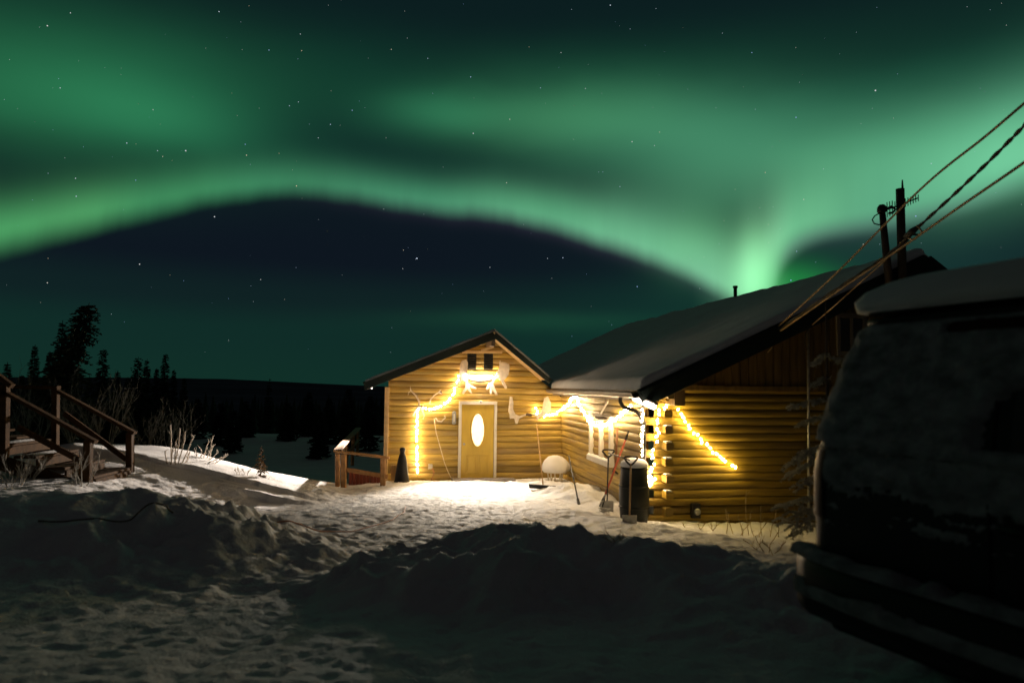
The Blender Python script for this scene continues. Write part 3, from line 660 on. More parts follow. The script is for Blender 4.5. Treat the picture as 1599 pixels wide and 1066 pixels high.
# two louvred gable vents
for x0, x1 in ((729.5, 744), (755.5, 770)):
    p = onY(x0, 577, -.09); q = onY(x1, 552, -.09); w = (q - p).dot(LAT); h = q.z - p.z; lx = (p - CO).dot(LAT)
    b = MB(); rect(b, lx, lx + w, p.z, p.z + h, -.075, .04)
    for k in range(7):
        zz = p.z + h * (k + .6) / 7.4; b.beam(L(lx + .02, -.11, zz), L(lx + w - .02, -.11, zz), .035, .018, (0, .5, 1), bev=.003)
    b.build('gable_vent', MT['black'], cabin)
# side wall window: white frame, two sashes, curtain behind the glass
wy0, wy1, wz0, wz1 = -3.02, -4.62, .92, 1.78
b = MB()
for (a, c, e, f) in ((wy0, wy0 - .10, wz0, wz1), (wy1 + .10, wy1, wz0, wz1)):
    b.beam(L(WX - .07, (a + c) / 2, e), L(WX - .07, (a + c) / 2, f), .10, .10, DEP)
b.beam(L(WX - .07, wy0 + .02, wz1 + .05), L(WX - .07, wy1 - .02, wz1 + .05), .11, .10); b.beam(L(WX - .09, wy0 + .02, wz0 - .05), L(WX - .09, wy1 - .02, wz0 - .05), .15, .10)
b.beam(L(WX - .065, -3.86, wz0), L(WX - .065, -3.86, wz1), .12, .09, DEP)
wf = b.build('window', MT['trim'], cabin)
b = MB(); b.box(L(WX - .02, (wy0 + wy1) / 2, (wz0 + wz1) / 2), (.01, abs(wy1 - wy0) - .22, wz1 - wz0 - .02), Matrix.Rotation(TH, 3, 'Z')); b.build('pane', MT['curtain'], wf)
b = MB(); rng = random.Random(9)
for k in range(12):
    y = wy0 - .05 - k * .13; b.lathe([(.0, .05), (.05, .045), (.08, .02), (.085, 0)], 8, tuple(L(WX - .10, y, wz0)), .1)
b.build('sill_snow', MT['snow_cap'], wf, True)
# small dark window high in the main gable
b = MB(); p = onY(1306, 548, FY - .05); q = onY(1352, 497, FY - .05); lx0 = (p - CO).dot(LAT); lx1 = (q - CO).dot(LAT); z0, z1 = p.z, q.z
for a, c, e, f in ((lx0, lx0 + .08, z0, z1), (lx1 - .08, lx1, z0, z1), (lx0, lx1, z1, z1 + .09), (lx0, lx1, z0 - .09, z0), ((lx0 + lx1) / 2 - .03, (lx0 + lx1) / 2 + .03, z0, z1)):
    rect(b, a, c, e, f, FY - .05, .06)
gw = b.build('gable_window', MT['gutter'], cabin)
b = MB(); rect(b, lx0 + .07, lx1 - .07, z0, z1, FY - .045, .02); b.build('pane', MT['glass'], gw)

# ------------------------------------------------------------------ lights on the walls
def bulb_mesh(m):
    b = MB(); b.lathe([(.003, -.026), (.010, -.022), (.0155, -.009), (.0155, .005), (.011, .018), (.005, .027)], 8)
    me = b.mesh('bulb', None, True); me.materials.append(m); return me
def string_light(label, pts, spacing, m, out, sag=0.0, group=None):
    """pts: world polylines; bulbs alternate either side of a thin wire."""
    root = thing('string_light', label, 'string lights', tuple(pts[0][0]), group=group)
    w = MB(); me = bulb_mesh(m); n = 0; inv = FR[root.name].inverted(); rng = random.Random(len(label)); out = Vector(out)
    for line in pts:
        fine_ = []
        for a, c in zip(line[:-1], line[1:]):
            for k in range(8): fine_.append(Vector(a).lerp(Vector(c), k / 8))
        fine_.append(Vector(line[-1])); w.tube(fine_, .005, 4)
        acc = 0.0
        for a, c in zip(fine_[:-1], fine_[1:]):
            acc += (c - a).length
            while acc >= spacing:
                acc -= spacing
                if n >= 98: continue
                p = c + out * rng.uniform(.012, .035) + Vector((rng.uniform(-.02, .02), rng.uniform(-.015, .015), rng.uniform(-.03, .02)))
                o = bpy.data.objects.new('bulb', me); COL.objects.link(o); o.parent = root; o.location = inv @ p
                o.rotation_euler = (rng.uniform(-.9, .9), rng.uniform(-.9, .9), rng.uniform(0, 6)); n += 1
    w.build('wire', MT['wire'], root)
    return root
gY = lambda pts, d=-.12: [onY(x, y, d) for x, y in pts]
gX = lambda pts, d=WX - .12: [onX(x, y, d) for x, y in pts]
string_light('warm white string light running from the snow beside the door up to the gable antlers',
             [gY([(652, 745), (651, 715), (650, 685), (651, 655), (653, 636)]), gY([(653, 636), (668, 638), (684, 637), (698, 627), (708, 615), (713, 598), (717, 588)]), gY([(717, 588), (735, 586), (752, 590), (772, 588), (784, 585)])],
             .068, MT['bulb'], -DEP)
string_light('warm white string light draped from the right antlers over to the side wall window',
             [gY([(836, 634), (840, 645), (854, 649), (868, 646), (877, 640)]), gX([(877, 640), (886, 633), (893, 624), (900, 617)]), gX([(900, 617), (906, 632), (913, 645), (922, 657), (932, 664), (945, 664), (957, 658), (970, 648), (980, 638), (988, 632), (1000, 630)])],
             .068, MT['bulb'], -LAT)
string_light('warm white string light falling straight down beside the downspout',
             [gX([(1003, 632), (1006, 650), (1005, 670), (1004, 690), (1005, 708)])], .075, MT['bulb'], -LAT)
string_light('yellowish string light looped over the protruding log ends at the cabin corner',
             [[onY(x, y, FY - .16) for x, y in ((1052, 636), (1042, 634), (1033, 638), (1028, 648), (1028, 670), (1030, 690))], [onY(x, y, FY - .08) for x, y in ((1024, 692), (1020, 706), (1022, 720), (1018, 735), (1013, 750), (1020, 757), (1012, 752), (1018, 744), (1022, 752), (1010, 746), (1015, 758), (1023, 746), (1014, 741), (1019, 751))]],
             .085, MT['bulb'], -LAT)
string_light('yellow string light slanting down across the dark front log wall',
             [[onY(x, y, FY - .095) for x, y in ((1054, 632), (1060, 645), (1074, 663), (1090, 682), (1108, 700), (1128, 717), (1150, 728))]], .085, MT['bulb_y'], -DEP)
# tube lamp between the gable antlers
p = onY(750, 588, -.30); t = thing('gable_lamp', 'bright tube lamp between the antlers above the yellow door', 'lamp', tuple(p), TH)
b = MB(); b.beam(p + LAT * -.34 + Vector((0, 0, .055)), p + LAT * .34 + Vector((0, 0, .055)), .09, .04); b.beam(p + Vector((0, 0, .06)), p + DEP * .24 + Vector((0, 0, .06)), .04, .03); b.build('housing', MT['trim'], t)
b = MB(); b.tube([p + LAT * -.32, p + LAT * .32], .026, 10); b.build('tube', MT['lamp'], t, True)
p = onX(991, 622, MEx + .02); q = onX(1021, 635, MEx + .10); t = thing('eave_lamp', 'short bright strip lamp under the near end of the gutter', 'lamp', tuple(p), TH)
b = MB(); b.tube([p, q], .048, 10); b.build('tube', MT['lamp_e'], t, True)
b = MB(); b.beam(p + Vector((.04, 0, .05)), q + Vector((.04, 0, .05)), .07, .04); b.build('housing', MT['gutter'], t)
# grey capsule beside the door
p = onY(709, 652, -.08); t = thing('wall_thermometer', 'slim grey capsule thermometer on the logs left of the door', 'thermometer', tuple(p), TH)
b = MB(); b.plate([p + LAT * (.052 * math.cos(a)) + Vector((0, 0, .052 * math.sin(a) + (.13 if math.sin(a) >= 0 else -.13))) for a in np.linspace(0, 2 * math.pi, 24, endpoint=False)], DEP, .05); b.build('case', MT['steel'], t)
b = MB(); b.beam(p - DEP * .03 + Vector((0, 0, -.11)), p - DEP * .03 + Vector((0, 0, .11)), .03, .012, DEP); b.build('scale', MT['trim'], t)
p = onY(672, 728, -.1); t = thing('outlet_box', 'white weatherproof outlet box low on the wall left of the door', 'outlet', tuple(p), TH)
b = MB(); b.box(p, (.11, .08, .12), Matrix.Rotation(TH, 3, 'Z')); b.build('cover', MT['trim'], t)
b = MB(); b.tube([p - DEP * .03 + Vector((.04, 0, -.05)), p - DEP * .09 + Vector((.10, 0, -.12)), p - DEP * .08 + Vector((.07, 0, -.24)), p - DEP * .10 + Vector((.02, 0, -.36))], .012, 6); b.build('plug_lead', MT['cord_o'], t, True)
b = MB(); pts = gY([(678, 654), (681, 675), (688, 700), (694, 722), (700, 737), (705, 747)], -.13); b.tube(pts, .011, 6)
tag(b.build('power_cord', MT['cord_w'], None, True, tuple(pts[-1])), 'pale cord hanging from the string lights down to the doorstep', 'cord')
p = onY(751, 627, -.12); t = thing('door_sensor', 'tiny round sensor light on the casing above the door', 'sensor light', tuple(p), TH)
b = MB(); b.lathe([(.03, -.03), (.04, 0), (.025, .03)], 10, tuple(p)); b.build('dome', MT['steel'], t, True)
b = MB(); b.beam(p, p + DEP * .05, .03, .03); b.build('bracket', MT['iron'], t)
def spot(name, loc, target, watts, size, blend, col, rad, parent):
    l = bpy.data.lights.new(name, 'SPOT'); l.energy = watts; l.spot_size = math.radians(size); l.spot_blend = blend; l.color = col; l.shadow_soft_size = rad
    o = bpy.data.objects.new(name, l); COL.objects.link(o); loc = Vector(loc); d = (Vector(target) - loc).normalized()
    o.parent = parent; inv = FR[parent.name].inverted(); o.matrix_local = inv @ (Matrix.Translation(loc) @ d.to_track_quat('-Z', 'Y').to_matrix().to_4x4())
    return o
spot('sensor_beam', p - DEP * .06, p - DEP * 2.0 - Vector((0, 0, 2.0)), DOOR_SPOT, 86, .6, (1.0, .84, .66), .03, t)
spot('yard_beam', p - DEP * .08, p - DEP * 3.2 - LAT * .8 - Vector((0, 0, 2.25)), YARD_BEAM, 78, 1.0, (1.0, .86, .70), .06, t)  # second spot added at the sensor to brighten the path
# flood lamp on the left wall under the eave, throwing its beam across the bank
p = L(-.085, 4.5, 2.26); t = thing('flood_lamp', 'flood lamp on the far left wall of the cabin, lighting the snow bank', 'flood lamp', tuple(p))
tg = Vector(at(312, 732, 14.8)); d = (tg - p).normalized()
b = MB(); b.tube([p - d * .08, p - d * .02, p + d * .05], [.02, .04, .048], 14); b.build('housing', MT['black'], t, True)
b = MB(); b.tube([p + d * .052, p + d * .058], [.03, .02], 14); b.build('lens', emit('flood_lens', (1.0, .86, .72), 40), t)
b = MB(); b.beam(p - d * .05, L(-.02, 4.5, 2.28), .03, .03); b.build('bracket', MT['iron'], t)
spot('flood_beam', p + d * .08, tg, SIDE_FLOOD, 36, .5, (1.0, .84, .70), .05, t)

# ------------------------------------------------------------------ antlers
def antler_plate(pts, Y, t=.035): return [onY(x, y, Y) for x, y in pts]
z1 = lambda l: [(620 + a / 5.92, 500 + c / 5.92) for a, c in l]
z2 = lambda l: [(770 + a / 5.71, 530 + c / 5.71) for a, c in l]
t = thing('moose_antlers', 'big pale moose antlers spread under the gable vents above the door', 'antlers', tuple(onY(750, 600, -.2)), TH)
b = MB(); b.plate(antler_plate(z1([(600, 370), (640, 360), (655, 390), (650, 470), (645, 520), (660, 580), (690, 600), (735, 625), (730, 637), (690, 622), (668, 612), (680, 640), (697, 680), (680, 675), (650, 636), (615, 682), (600, 675), (632, 615), (635, 570), (600, 552), (565, 590), (545, 622), (533, 615), (558, 570), (580, 540), (578, 470), (583, 410)]), -.20), DEP, .045); b.build('antler', MT['antler'], t)
b = MB(); b.plate(antler_plate(z1([(950, 368), (963, 385), (1000, 388), (1035, 405), (1042, 440), (1030, 500), (1005, 540), (985, 556), (1010, 600), (1018, 630), (1000, 634), (965, 562), (930, 532), (902, 545), (884, 590), (928, 690), (910, 690), (880, 640), (870, 684), (860, 682), (860, 606), (835, 642), (820, 637), (848, 580), (870, 540), (920, 490), (945, 440)]), -.20), DEP, .045); b.build('antler', MT['antler'], t)
b = MB(); b.tube([onY(732, 592, -.24), onY(742, 594, -.2), onY(750, 595, -.18), onY(758, 594, -.2), onY(768, 592, -.24)], [.03, .04, .05, .04, .03], 8); b.build('skull_plate', MT['skull'], t, True)
t = thing('moose_antlers', 'smaller pale moose antlers with dark skull plate on the wall right of the door', 'antlers', tuple(onY(830, 652, -.2)), TH)
b = MB(); b.plate(antler_plate(z2([(150, 508), (170, 510), (180, 560), (176, 620), (200, 668), (240, 684), (292, 664), (290, 678), (232, 704), (216, 752), (200, 750), (190, 704), (168, 702), (150, 706), (148, 664), (136, 640), (144, 570)]), -.2), DEP, .04); b.build('antler', MT['antler'], t)
b = MB(); b.plate(antler_plate(z2([(455, 522), (488, 506), (516, 560), (515, 620), (492, 652), (452, 682), (412, 694), (392, 720), (382, 714), (388, 690), (352, 676), (356, 664), (400, 668), (432, 640), (446, 590)]), -.2), DEP, .04); b.build('antler', MT['antler'], t)
b = MB(); b.tube([onY(x, y, -.17) for x, y in z2([(285, 672), (305, 664), (322, 668), (340, 672), (356, 670)])], [.02, .04, .045, .04, .02], 8); b.build('skull_plate', MT['skull'], t, True)
t = thing('caribou_antlers', 'thin branching caribou antlers on the logs at the top of the light string', 'antlers', tuple(onY(655, 640, -.15)), TH)
b = MB()
for l, r in (([(150, 880), (165, 830), (205, 790), (205, 750), (175, 695), (130, 650), (108, 664), (102, 692)], (.022, .024, .026, .026, .022, .018, .013, .006)), ([(130, 650), (124, 632), (124, 610)], (.016, .012, .006)), ([(205, 790), (225, 800), (240, 850), (252, 880), (240, 912)], (.022, .02, .018, .014, .006)), ([(240, 850), (245, 800), (240, 770)], (.015, .012, .006))):
    b.tube([onY(x, y, -.16) for x, y in z1(l)], list(r), 7)
b.build('antler', MT['antler'], t, True)
b = MB(); b.tube([onY(x, y, -.10) for x, y in z1([(200, 800), (212, 795), (226, 804)])], .035, 8); b.build('skull_plate', MT['skull'], t, True)
t = thing('caribou_antlers', 'slender pale antlers under the light string between the left antlers and the door', 'antlers', tuple(onY(690, 640, -.15)), TH)
for l in ([(300, 770), (310, 730), (345, 690), (385, 665), (412, 676)], [(355, 900), (375, 930), (410, 935), (445, 900), (440, 880)], [(385, 665), (398, 650), (405, 640)]):
    b = MB(); b.tube([onY(x, y, -.16) for x, y in z1(l)], [.018] * (len(l) - 1) + [.006], 7); b.build('antler', MT['antler'], t, True)
b = MB(); b.tube([onY(x, y, -.11) for x, y in z1([(395, 655), (405, 670), (412, 684)])], [.03, .035, .02], 8); b.build('skull_plate', MT['skull'], t, True)
t = thing('caribou_antlers', 'small antlers with dark mount on the side wall above the window', 'antlers', tuple(onX(945, 640, WX - .15)), TH)
for l in ([(960, 665), (975, 630), (1000, 590), (1012, 548), (1000, 530)], [(1000, 590), (1020, 560), (1030, 540)], [(905, 690), (895, 670), (900, 650)]):
    b = MB(); b.tube([onX(x, y, WX - .16) for x, y in z2(l)], [.02] * (len(l) - 1) + [.007], 7); b.build('antler', MT['antler'], t, True)
b = MB(); b.tube([onX(x, y, WX - .12) for x, y in z2([(905, 696), (950, 706), (990, 704), (1030, 712)])], [.03, .04, .045, .02], 8); b.build('skull_plate', MT['skull'], t, True)

# ------------------------------------------------------------------ things by the door and along the side wall
def on_ground(x, y, z=0.0):                    # photo pixel -> where its ray meets the snow
    d = ray(x, y); lo = 1.0
    for k in range(4000):
        lo += .01; p = d * lo / d[1] + np.array([0, 0, EYE])
        if lo > 1 and p[2] <= gz(p[0], p[1]): break
    return Vector(p)
p = L(2.36, -.62, 0); zt = gz(p.x, p.y)
b = MB(); x0, x1 = 1.7, 3.35; n = 14
zm = max(gz(*L(x0 + (x1 - x0) * i / 30, -.22 - .46 * j / 8, 0).xy) for i in range(31) for j in range(9)) - .012
b.grid([[L(x0 + (x1 - x0) * i / n, -.21 - .47 * min(max(j - 1, 0), 4) / 4, zm + (.018 + .006 * math.sin(i * 1.7 + j) if 0 < j < 6 else -.08)) for j in range(7)] for i in range(n + 1)])
tag(b.build('doormat', MT['mat_'], None, True, tuple(p)), 'long grey doormat lying before the yellow door', 'doormat')
# black tapered ash receptacle
p = L(.40, -.55, 0); zg = gz(p.x, p.y) - .03; p.z = zg
t = thing('ash_receptacle', 'black tapered bottle shaped ash receptacle standing by the cabin corner', 'ash bin', tuple(p))
b = MB(); b.lathe([(.20, 0), (.205, .04), (.19, .06), (.155, .30), (.115, .58), (.085, .70), (.07, .74)], 18, tuple(p)); b.build('base', MT['black'], t, True)
b = MB(); b.lathe([(.062, .735), (.062, .80), (.075, .82), (.075, .87), (.05, .90), (.02, .905)], 14, tuple(p)); b.build('cap', MT['black'], t, True)
# push broom leaning by the wall
base = on_ground(848, 761); topp = onY(838, 662, -.25)
t = thing('push_broom', 'push broom with pale handle standing on the snow right of the door', 'broom', tuple(base))
b = MB(); b.tube([base + Vector((0, 0, .05)), topp], .014, 8); b.build('handle', MT['handle'], t, True)
b = MB(); b.beam(base + Vector((-.32, .03, .05)), base + Vector((.30, -.10, .03)), .07, .05); b.build('head', MT['black'], t)
b = MB(); b.beam(base + Vector((-.31, .03, .01)), base + Vector((.29, -.10, -.01)), .06, .05); b.build('bristles', MT['black'], t)
# snow capped stool
base = onY(867, 747, -1.0); base.z = gz(base.x, base.y) - .03
t = thing('snowy_stool', 'round stool under a tall white dome of snow', 'stool', tuple(base))
zt_ = onY(867, 737, -1.0).z
for k in range(5):
    a = k * 2 * math.pi / 5 + .3
    b = MB(); b.tube([(base.x + .16 * math.cos(a), base.y + .16 * math.sin(a), base.z - .05), (base.x + .21 * math.cos(a), base.y + .21 * math.sin(a), zt_ + .02)], .017, 6); b.build('leg', MT['trim'], t, True)
b = MB(); b.lathe([(.30, zt_ - base.z), (.32, zt_ - base.z + .02), (.32, zt_ - base.z + .04), (.28, zt_ - base.z + .045)], 24, tuple(base)); st = b.build('seat', MT['trim'], t, True)
b = MB(); hh = onY(867, 712, -1.0).z - zt_; b.lathe([(.30, -.0), (.365, .03), (.375, .10), (.35, .20), (.28, .30), (.18, hh * .93), (.08, hh), (.01, hh + .005)], 26, (base.x, base.y, zt_ + .02), .035); b.build('snow_cap', MT['snow_cap'], st, True)
# black shovel stuck in the snow
p0 = on_ground(904, 787); p1 = onX(888, 711, WX - .75)
t = thing('snow_shovel', 'thin black handled shovel leaning beside the snowy stool', 'shovel', tuple(p0))
b = MB(); b.tube([p0, p1], .015, 8); b.build('shaft', MT['iron'], t, True)
b = MB(); d = (p1 - p0).normalized(); b.beam(p0 - d * .02, p0 + d * .16, .05, .05); b.build('socket', MT['black'], t)
b = MB(); b.beam(p0 - d * .24, p0 - d * .02, .26, .02, (0, 1, 0)); b.build('blade', MT['black'], t)
# two D grip shovels and the scoop bar between them
def dgrip_shovel(label, px_top, px_bot, Y, m):
    top = at(*px_top, Y); bot = at(*px_bot, Y - .15); top = Vector(top); bot = Vector(bot)
    t = thing('grip_shovel', label, 'shovel', tuple(bot), group='upturned grip shovels by the barrel')
    b = MB(); b.tube([bot, top - Vector((0, 0, .09))], .015, 8); b.build('shaft', m, t, True)
    b = MB(); g = [top + Vector((x, 0, z)) for x, z in ((0, -.12), (-.05, -.08), (-.115, 0), (-.10, .02), (0, .028), (.10, .02), (.115, 0), (.05, -.08), (0, -.12))]
    b.tube(g, .017, 8, False); b.build('grip', MT['iron'], t, True)
    b = MB(); b.beam(bot + Vector((0, 0, -.28)), bot + Vector((0, 0, .02)), .24, .025, (0, 1, 0)); b.build('blade', MT['steel'], t)
    return top
ta = dgrip_shovel('upturned shovel with dark shaft standing in snow below the window', (950, 704), (948, 783), 13.2, MT['iron'])
tb = dgrip_shovel('upturned shovel with pale shaft standing in front of the black barrel', (985, 715), (983, 806), 11.65, MT['handle'])
b = MB(); pa = Vector(at(950, 707, 13.15)); pb = Vector(at(983, 718, 11.75)); b.tube([pa, pb], .013, 8)
tag(b.build('iron_bar', MT['iron'], None, True, tuple(pa)), 'thin dark bar resting across the two shovel grips', 'bar')
# red ice chisel leaning on the logs
p0 = onX(944, 775, WX - .62); p1 = onX(982, 672, WX - .16); d = (p1 - p0)
t = thing('red_shovel', 'long red handled tool leaning on the side wall beside the window', 'shovel', tuple(p0))
b = MB(); b.tube([p0 + d * .04, p0 + d * .86], .019, 8); b.build('shaft', MT['red'], t, True)
b = MB(); b.tube([p0 + d * .86, p1], [.022, .012], 8); b.build('tip', MT['iron'], t, True)
b = MB(); u = d.cross(Vector((LAT.x, LAT.y, 0))).normalized()
for s in (-1, 0, 1): b.tube([p0 + d * .05, p0 - d * .06 + DEP * .07 * s, p0 - d * .16 + DEP * .08 * s], .012, 6)
b.build('tines', MT['iron'], t, True)
p0 = onX(961, 731, WX - .35); p1 = onX(964, 668, WX - .14)
t = thing('wooden_stick', 'short brown stick with dark end leaning right of the window', 'stick', tuple(p0))
b = MB(); b.tube([p0, p1], [.024, .02], 8); b.build('shaft', MT['rail'], t, True)
b = MB(); b.tube([p0 + Vector((0, 0, .03)), p0 + Vector((-.04, -.03, -.05)), p0 + Vector((.05, -.05, -.10))], [.03, .035, .015], 8); b.build('hook', MT['iron'], t, True)
# barrel
q = Vector(at(990, 806, 12.35)); zg = gz(q.x, q.y) - .05; q.z = zg; H = at(990, 728, 12.35)[2] - zg
t = thing('rain_barrel', 'dark plastic barrel with a cap of snow beside the cabin corner', 'barrel', tuple(q))
pr = [(.21, 0), (.235, .03), (.25, .14), (.262, .30), (.268, .48), (.262, .66), (.25, .80), (.236, .93), (.245, .95), (.245, .985), (.22, 1.0)]
b = MB(); b.lathe([(r, z * H) for r, z in pr], 32, tuple(q)); br = b.build('body', MT['barrel'], t, True)
b = MB()
for z in (.30, .66): b.lathe([(.262, z * H - .02), (.274, z * H - .008), (.274, z * H + .008), (.262, z * H + .02)], 32, tuple(q))
b.build('hoop', MT['barrel'], br, True)
b = MB(); b.lathe([(.235, .0), (.25, .02), (.235, .07), (.17, .125), (.07, .15), (.01, .152)], 24, (q.x, q.y, q.z + H), .04); b.build('snow_cap', MT['snow_cap'], t, True)
p = Vector(at(944, 794, 12.9)); p.z = gz(p.x, p.y)
t = thing('wire_coil', 'small loose coil of wire lying on the snow by the barrel', 'wire coil', tuple(p))
b = MB(); b.tube([p + Vector((.10 * math.cos(a) * (1 + .1 * math.sin(a * .4)), .09 * math.sin(a), .06 + .035 * math.sin(a * .37))) for a in np.linspace(0, 6 * math.pi, 60)], .008, 5); b.build('coil', MT['steel'], t, True)
# meter box on the front wall
p = onY(1086, 797, FY - .09); t = thing('meter_box', 'small dark socket box with round silver cover low on the front wall', 'electric box', tuple(p), TH)
b = MB(); b.box(p, (.16, .09, .26), Matrix.Rotation(TH, 3, 'Z')); b.build('box', MT['iron'], t)
b = MB(); pc = p - DEP * .05 + Vector((.01, 0, -.01)); b.tube([pc, pc - DEP * .025, pc - DEP * .04], [.062, .06, .035], 16); b.build('cover', MT['steel'], t, True)
# conduit mast with weatherhead
p0 = onY(1263, 830, FY - .16); p1 = onY(1262, 512, FY - .16)
t = thing('service_mast', 'slim pale conduit mast rising up the front gable to a bent head', 'conduit mast', tuple(p0), TH)
b = MB(); b.tube([p0, p1], .024, 10); b.build('conduit', MT['steel'], t, True)
b = MB(); b.tube([p1, p1 + Vector((-.01, -.04, .06)), p1 + Vector((-.03, -.12, .06)), p1 + Vector((-.05, -.16, -.02))], [.026, .05, .05, .03], 10); b.build('weatherhead', MT['iron'], t, True)
b = MB(); b.tube([p1 + Vector((-.04, -.14, 0)), p1 + Vector((-.12, -.16, -.12)), p1 + Vector((-.12, -.12, -.30)), p1 + Vector((-.05, -.06, -.42))], .01, 5); b.build('drip_loop', MT['cable_b'], t, True)

# ------------------------------------------------------------------ overhead cables
def cable(label, pts, r, m, name='overhead_cable', twist=0.0):
    P = []
    pts = [Vector(p) for p in pts]
    for i in range(len(pts) - 1):              # Catmull-Rom through the points
        a = pts[max(i - 1, 0)]; b_ = pts[i]; c = pts[i + 1]; d = pts[min(i + 2, len(pts) - 1)]
        for k in range(10):
            s = k / 10; P.append(.5 * (2 * b_ + (c - a) * s + (2 * a - 5 * b_ + 4 * c - d) * s * s + (3 * b_ - a - 3 * c + d) * s ** 3))
    P.append(pts[-1]); b = MB()
    if twist:
        for ph in (0, math.pi):
            b.tube([p + Vector((math.cos(i * 1.1 + ph), 0, math.sin(i * 1.1 + ph))) * twist for i, p in enumerate(P)], r, 5)
    else: b.tube(P, r, 6)
    return tag(b.build(name, m, None, True, tuple(pts[0])), label, 'cable')
A0 = onY(1198, 525, FY - .12)
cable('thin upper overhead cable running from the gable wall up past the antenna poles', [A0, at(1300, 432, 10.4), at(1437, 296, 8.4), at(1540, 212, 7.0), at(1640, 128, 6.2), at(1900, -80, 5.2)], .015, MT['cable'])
cable('thick dark twisted overhead cable sagging through the middle of the three', [A0 + Vector((.02, 0, -.02)), at(1290, 462, 10.5), at(1380, 402, 9.3), at(1432, 356, 8.6), at(1500, 294, 7.7), at(1570, 226, 6.8), at(1640, 150, 6.1), at(1900, -150, 5.0)], .0125, MT['cable_b'], twist=.0115)
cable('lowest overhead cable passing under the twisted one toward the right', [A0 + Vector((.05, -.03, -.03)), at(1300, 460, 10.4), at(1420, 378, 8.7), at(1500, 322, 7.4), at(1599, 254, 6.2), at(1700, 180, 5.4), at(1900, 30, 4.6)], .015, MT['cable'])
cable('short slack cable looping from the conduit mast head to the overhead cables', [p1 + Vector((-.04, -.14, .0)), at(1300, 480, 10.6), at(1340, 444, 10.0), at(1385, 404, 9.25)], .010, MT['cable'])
t = thing('wall_insulator', 'small insulator hook on the gable boards where the cables end', 'insulator', tuple(A0), TH)
b = MB(); b.tube([A0 + DEP * .14, A0, A0 + Vector((0, 0, -.05))], [.018, .02, .012], 8); b.build('hook', MT['steel'], t, True)
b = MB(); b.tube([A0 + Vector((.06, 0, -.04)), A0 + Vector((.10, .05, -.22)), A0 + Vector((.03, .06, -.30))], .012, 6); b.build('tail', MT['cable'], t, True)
t = thing('cable_splice', 'dark splice clamp where the overhead cables cross', 'clamp', tuple(at(1425, 362, 8.65)))
b = MB(); b.tube([at(1412, 370, 8.75), at(1425, 361, 8.65), at(1436, 352, 8.55)], [.02, .045, .02], 8); b.build('clamp', MT['cable_b'], t, True)
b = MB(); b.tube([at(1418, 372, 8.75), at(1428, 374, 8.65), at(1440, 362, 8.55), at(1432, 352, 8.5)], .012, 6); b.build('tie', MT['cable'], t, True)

# ------------------------------------------------------------------ antenna poles on the gable
def roofp(x, y, Y=Ym - .12): return onY(x, y, Y)
p0 = roofp(1391, 470); p1 = roofp(1377, 324)
t = thing('antenna_pole', 'shorter leaning antenna pole carrying the horizontal toothed aerial', 'antenna pole', tuple(p0), TH)
b = MB(); b.tube([p0, p1], [.075, .055], 10); b.build('pole', MT['bark'], t, True)
b = MB(); b.lathe([(.05, -.12), (.085, -.08), (.085, .0), (.05, .05)], 10, tuple(p1)); b.build('clamp', MT['iron'], t, True)
a = roofp(1376, 331, Ym - .25); c = roofp(1434, 309, Ym - .25)
b = MB(); b.tube([a, c], .014, 6); boom = b.build('aerial_boom', MT['iron'], t, True)
b = MB(); d = c - a
for k in range(13):
    s = .16 + k * .07; q = a + d * s; hl = .11 - .004 * k + (.03 if k < 3 else 0)
    b.tube([q + Vector((0, 0, hl)), q - Vector((0, 0, hl))], .009, 5)
b.build('aerial_elements', MT['iron'], boom)
b = MB(); b.tube([roofp(x, y, Ym - .2) for x, y in ((1388, 333), (1394, 332), (1398, 327), (1392, 322), (1386, 325))], .022, 6); b.build('aerial_dipole', MT['iron'], boom, True)
b = MB(); b.tube([roofp(x, y, Ym - .2) for x, y in ((1377, 331), (1366, 337), (1362, 343), (1365, 349), (1372, 351), (1378, 350))], .012, 6); b.build('lead', MT['cable_b'], t, True)
p0 = roofp(1410, 470); p1 = roofp(1405.5, 295)
t = thing('antenna_pole', 'taller thick antenna pole with a thin whip rod at its top', 'antenna pole', tuple(p0), TH)
b = MB(); b.tube([p0, p1], [.075, .075], 10); b.build('pole', MT['bark'], t, True)
b = MB(); b.tube([roofp(1409.5, 303), roofp(1409, 281)], [.028, .012], 6); b.build('whip_rod', MT['iron'], t, True)
p0 = L(MRx - .12, -6.2, MRz); p1 = onY(1424, 366, -6.2)
t = thing('ridge_rod', 'thin short rod with a crossbar standing on the main ridge', 'rod', tuple(p0), TH)
b = MB(); b.tube([p0, p1], .024, 8); b.build('rod', MT['iron'], t, True)
b = MB(); b.tube([p1 - LAT * .08, p1 + LAT * .20], .022, 8); b.build('crossbar', MT['iron'], t, True)

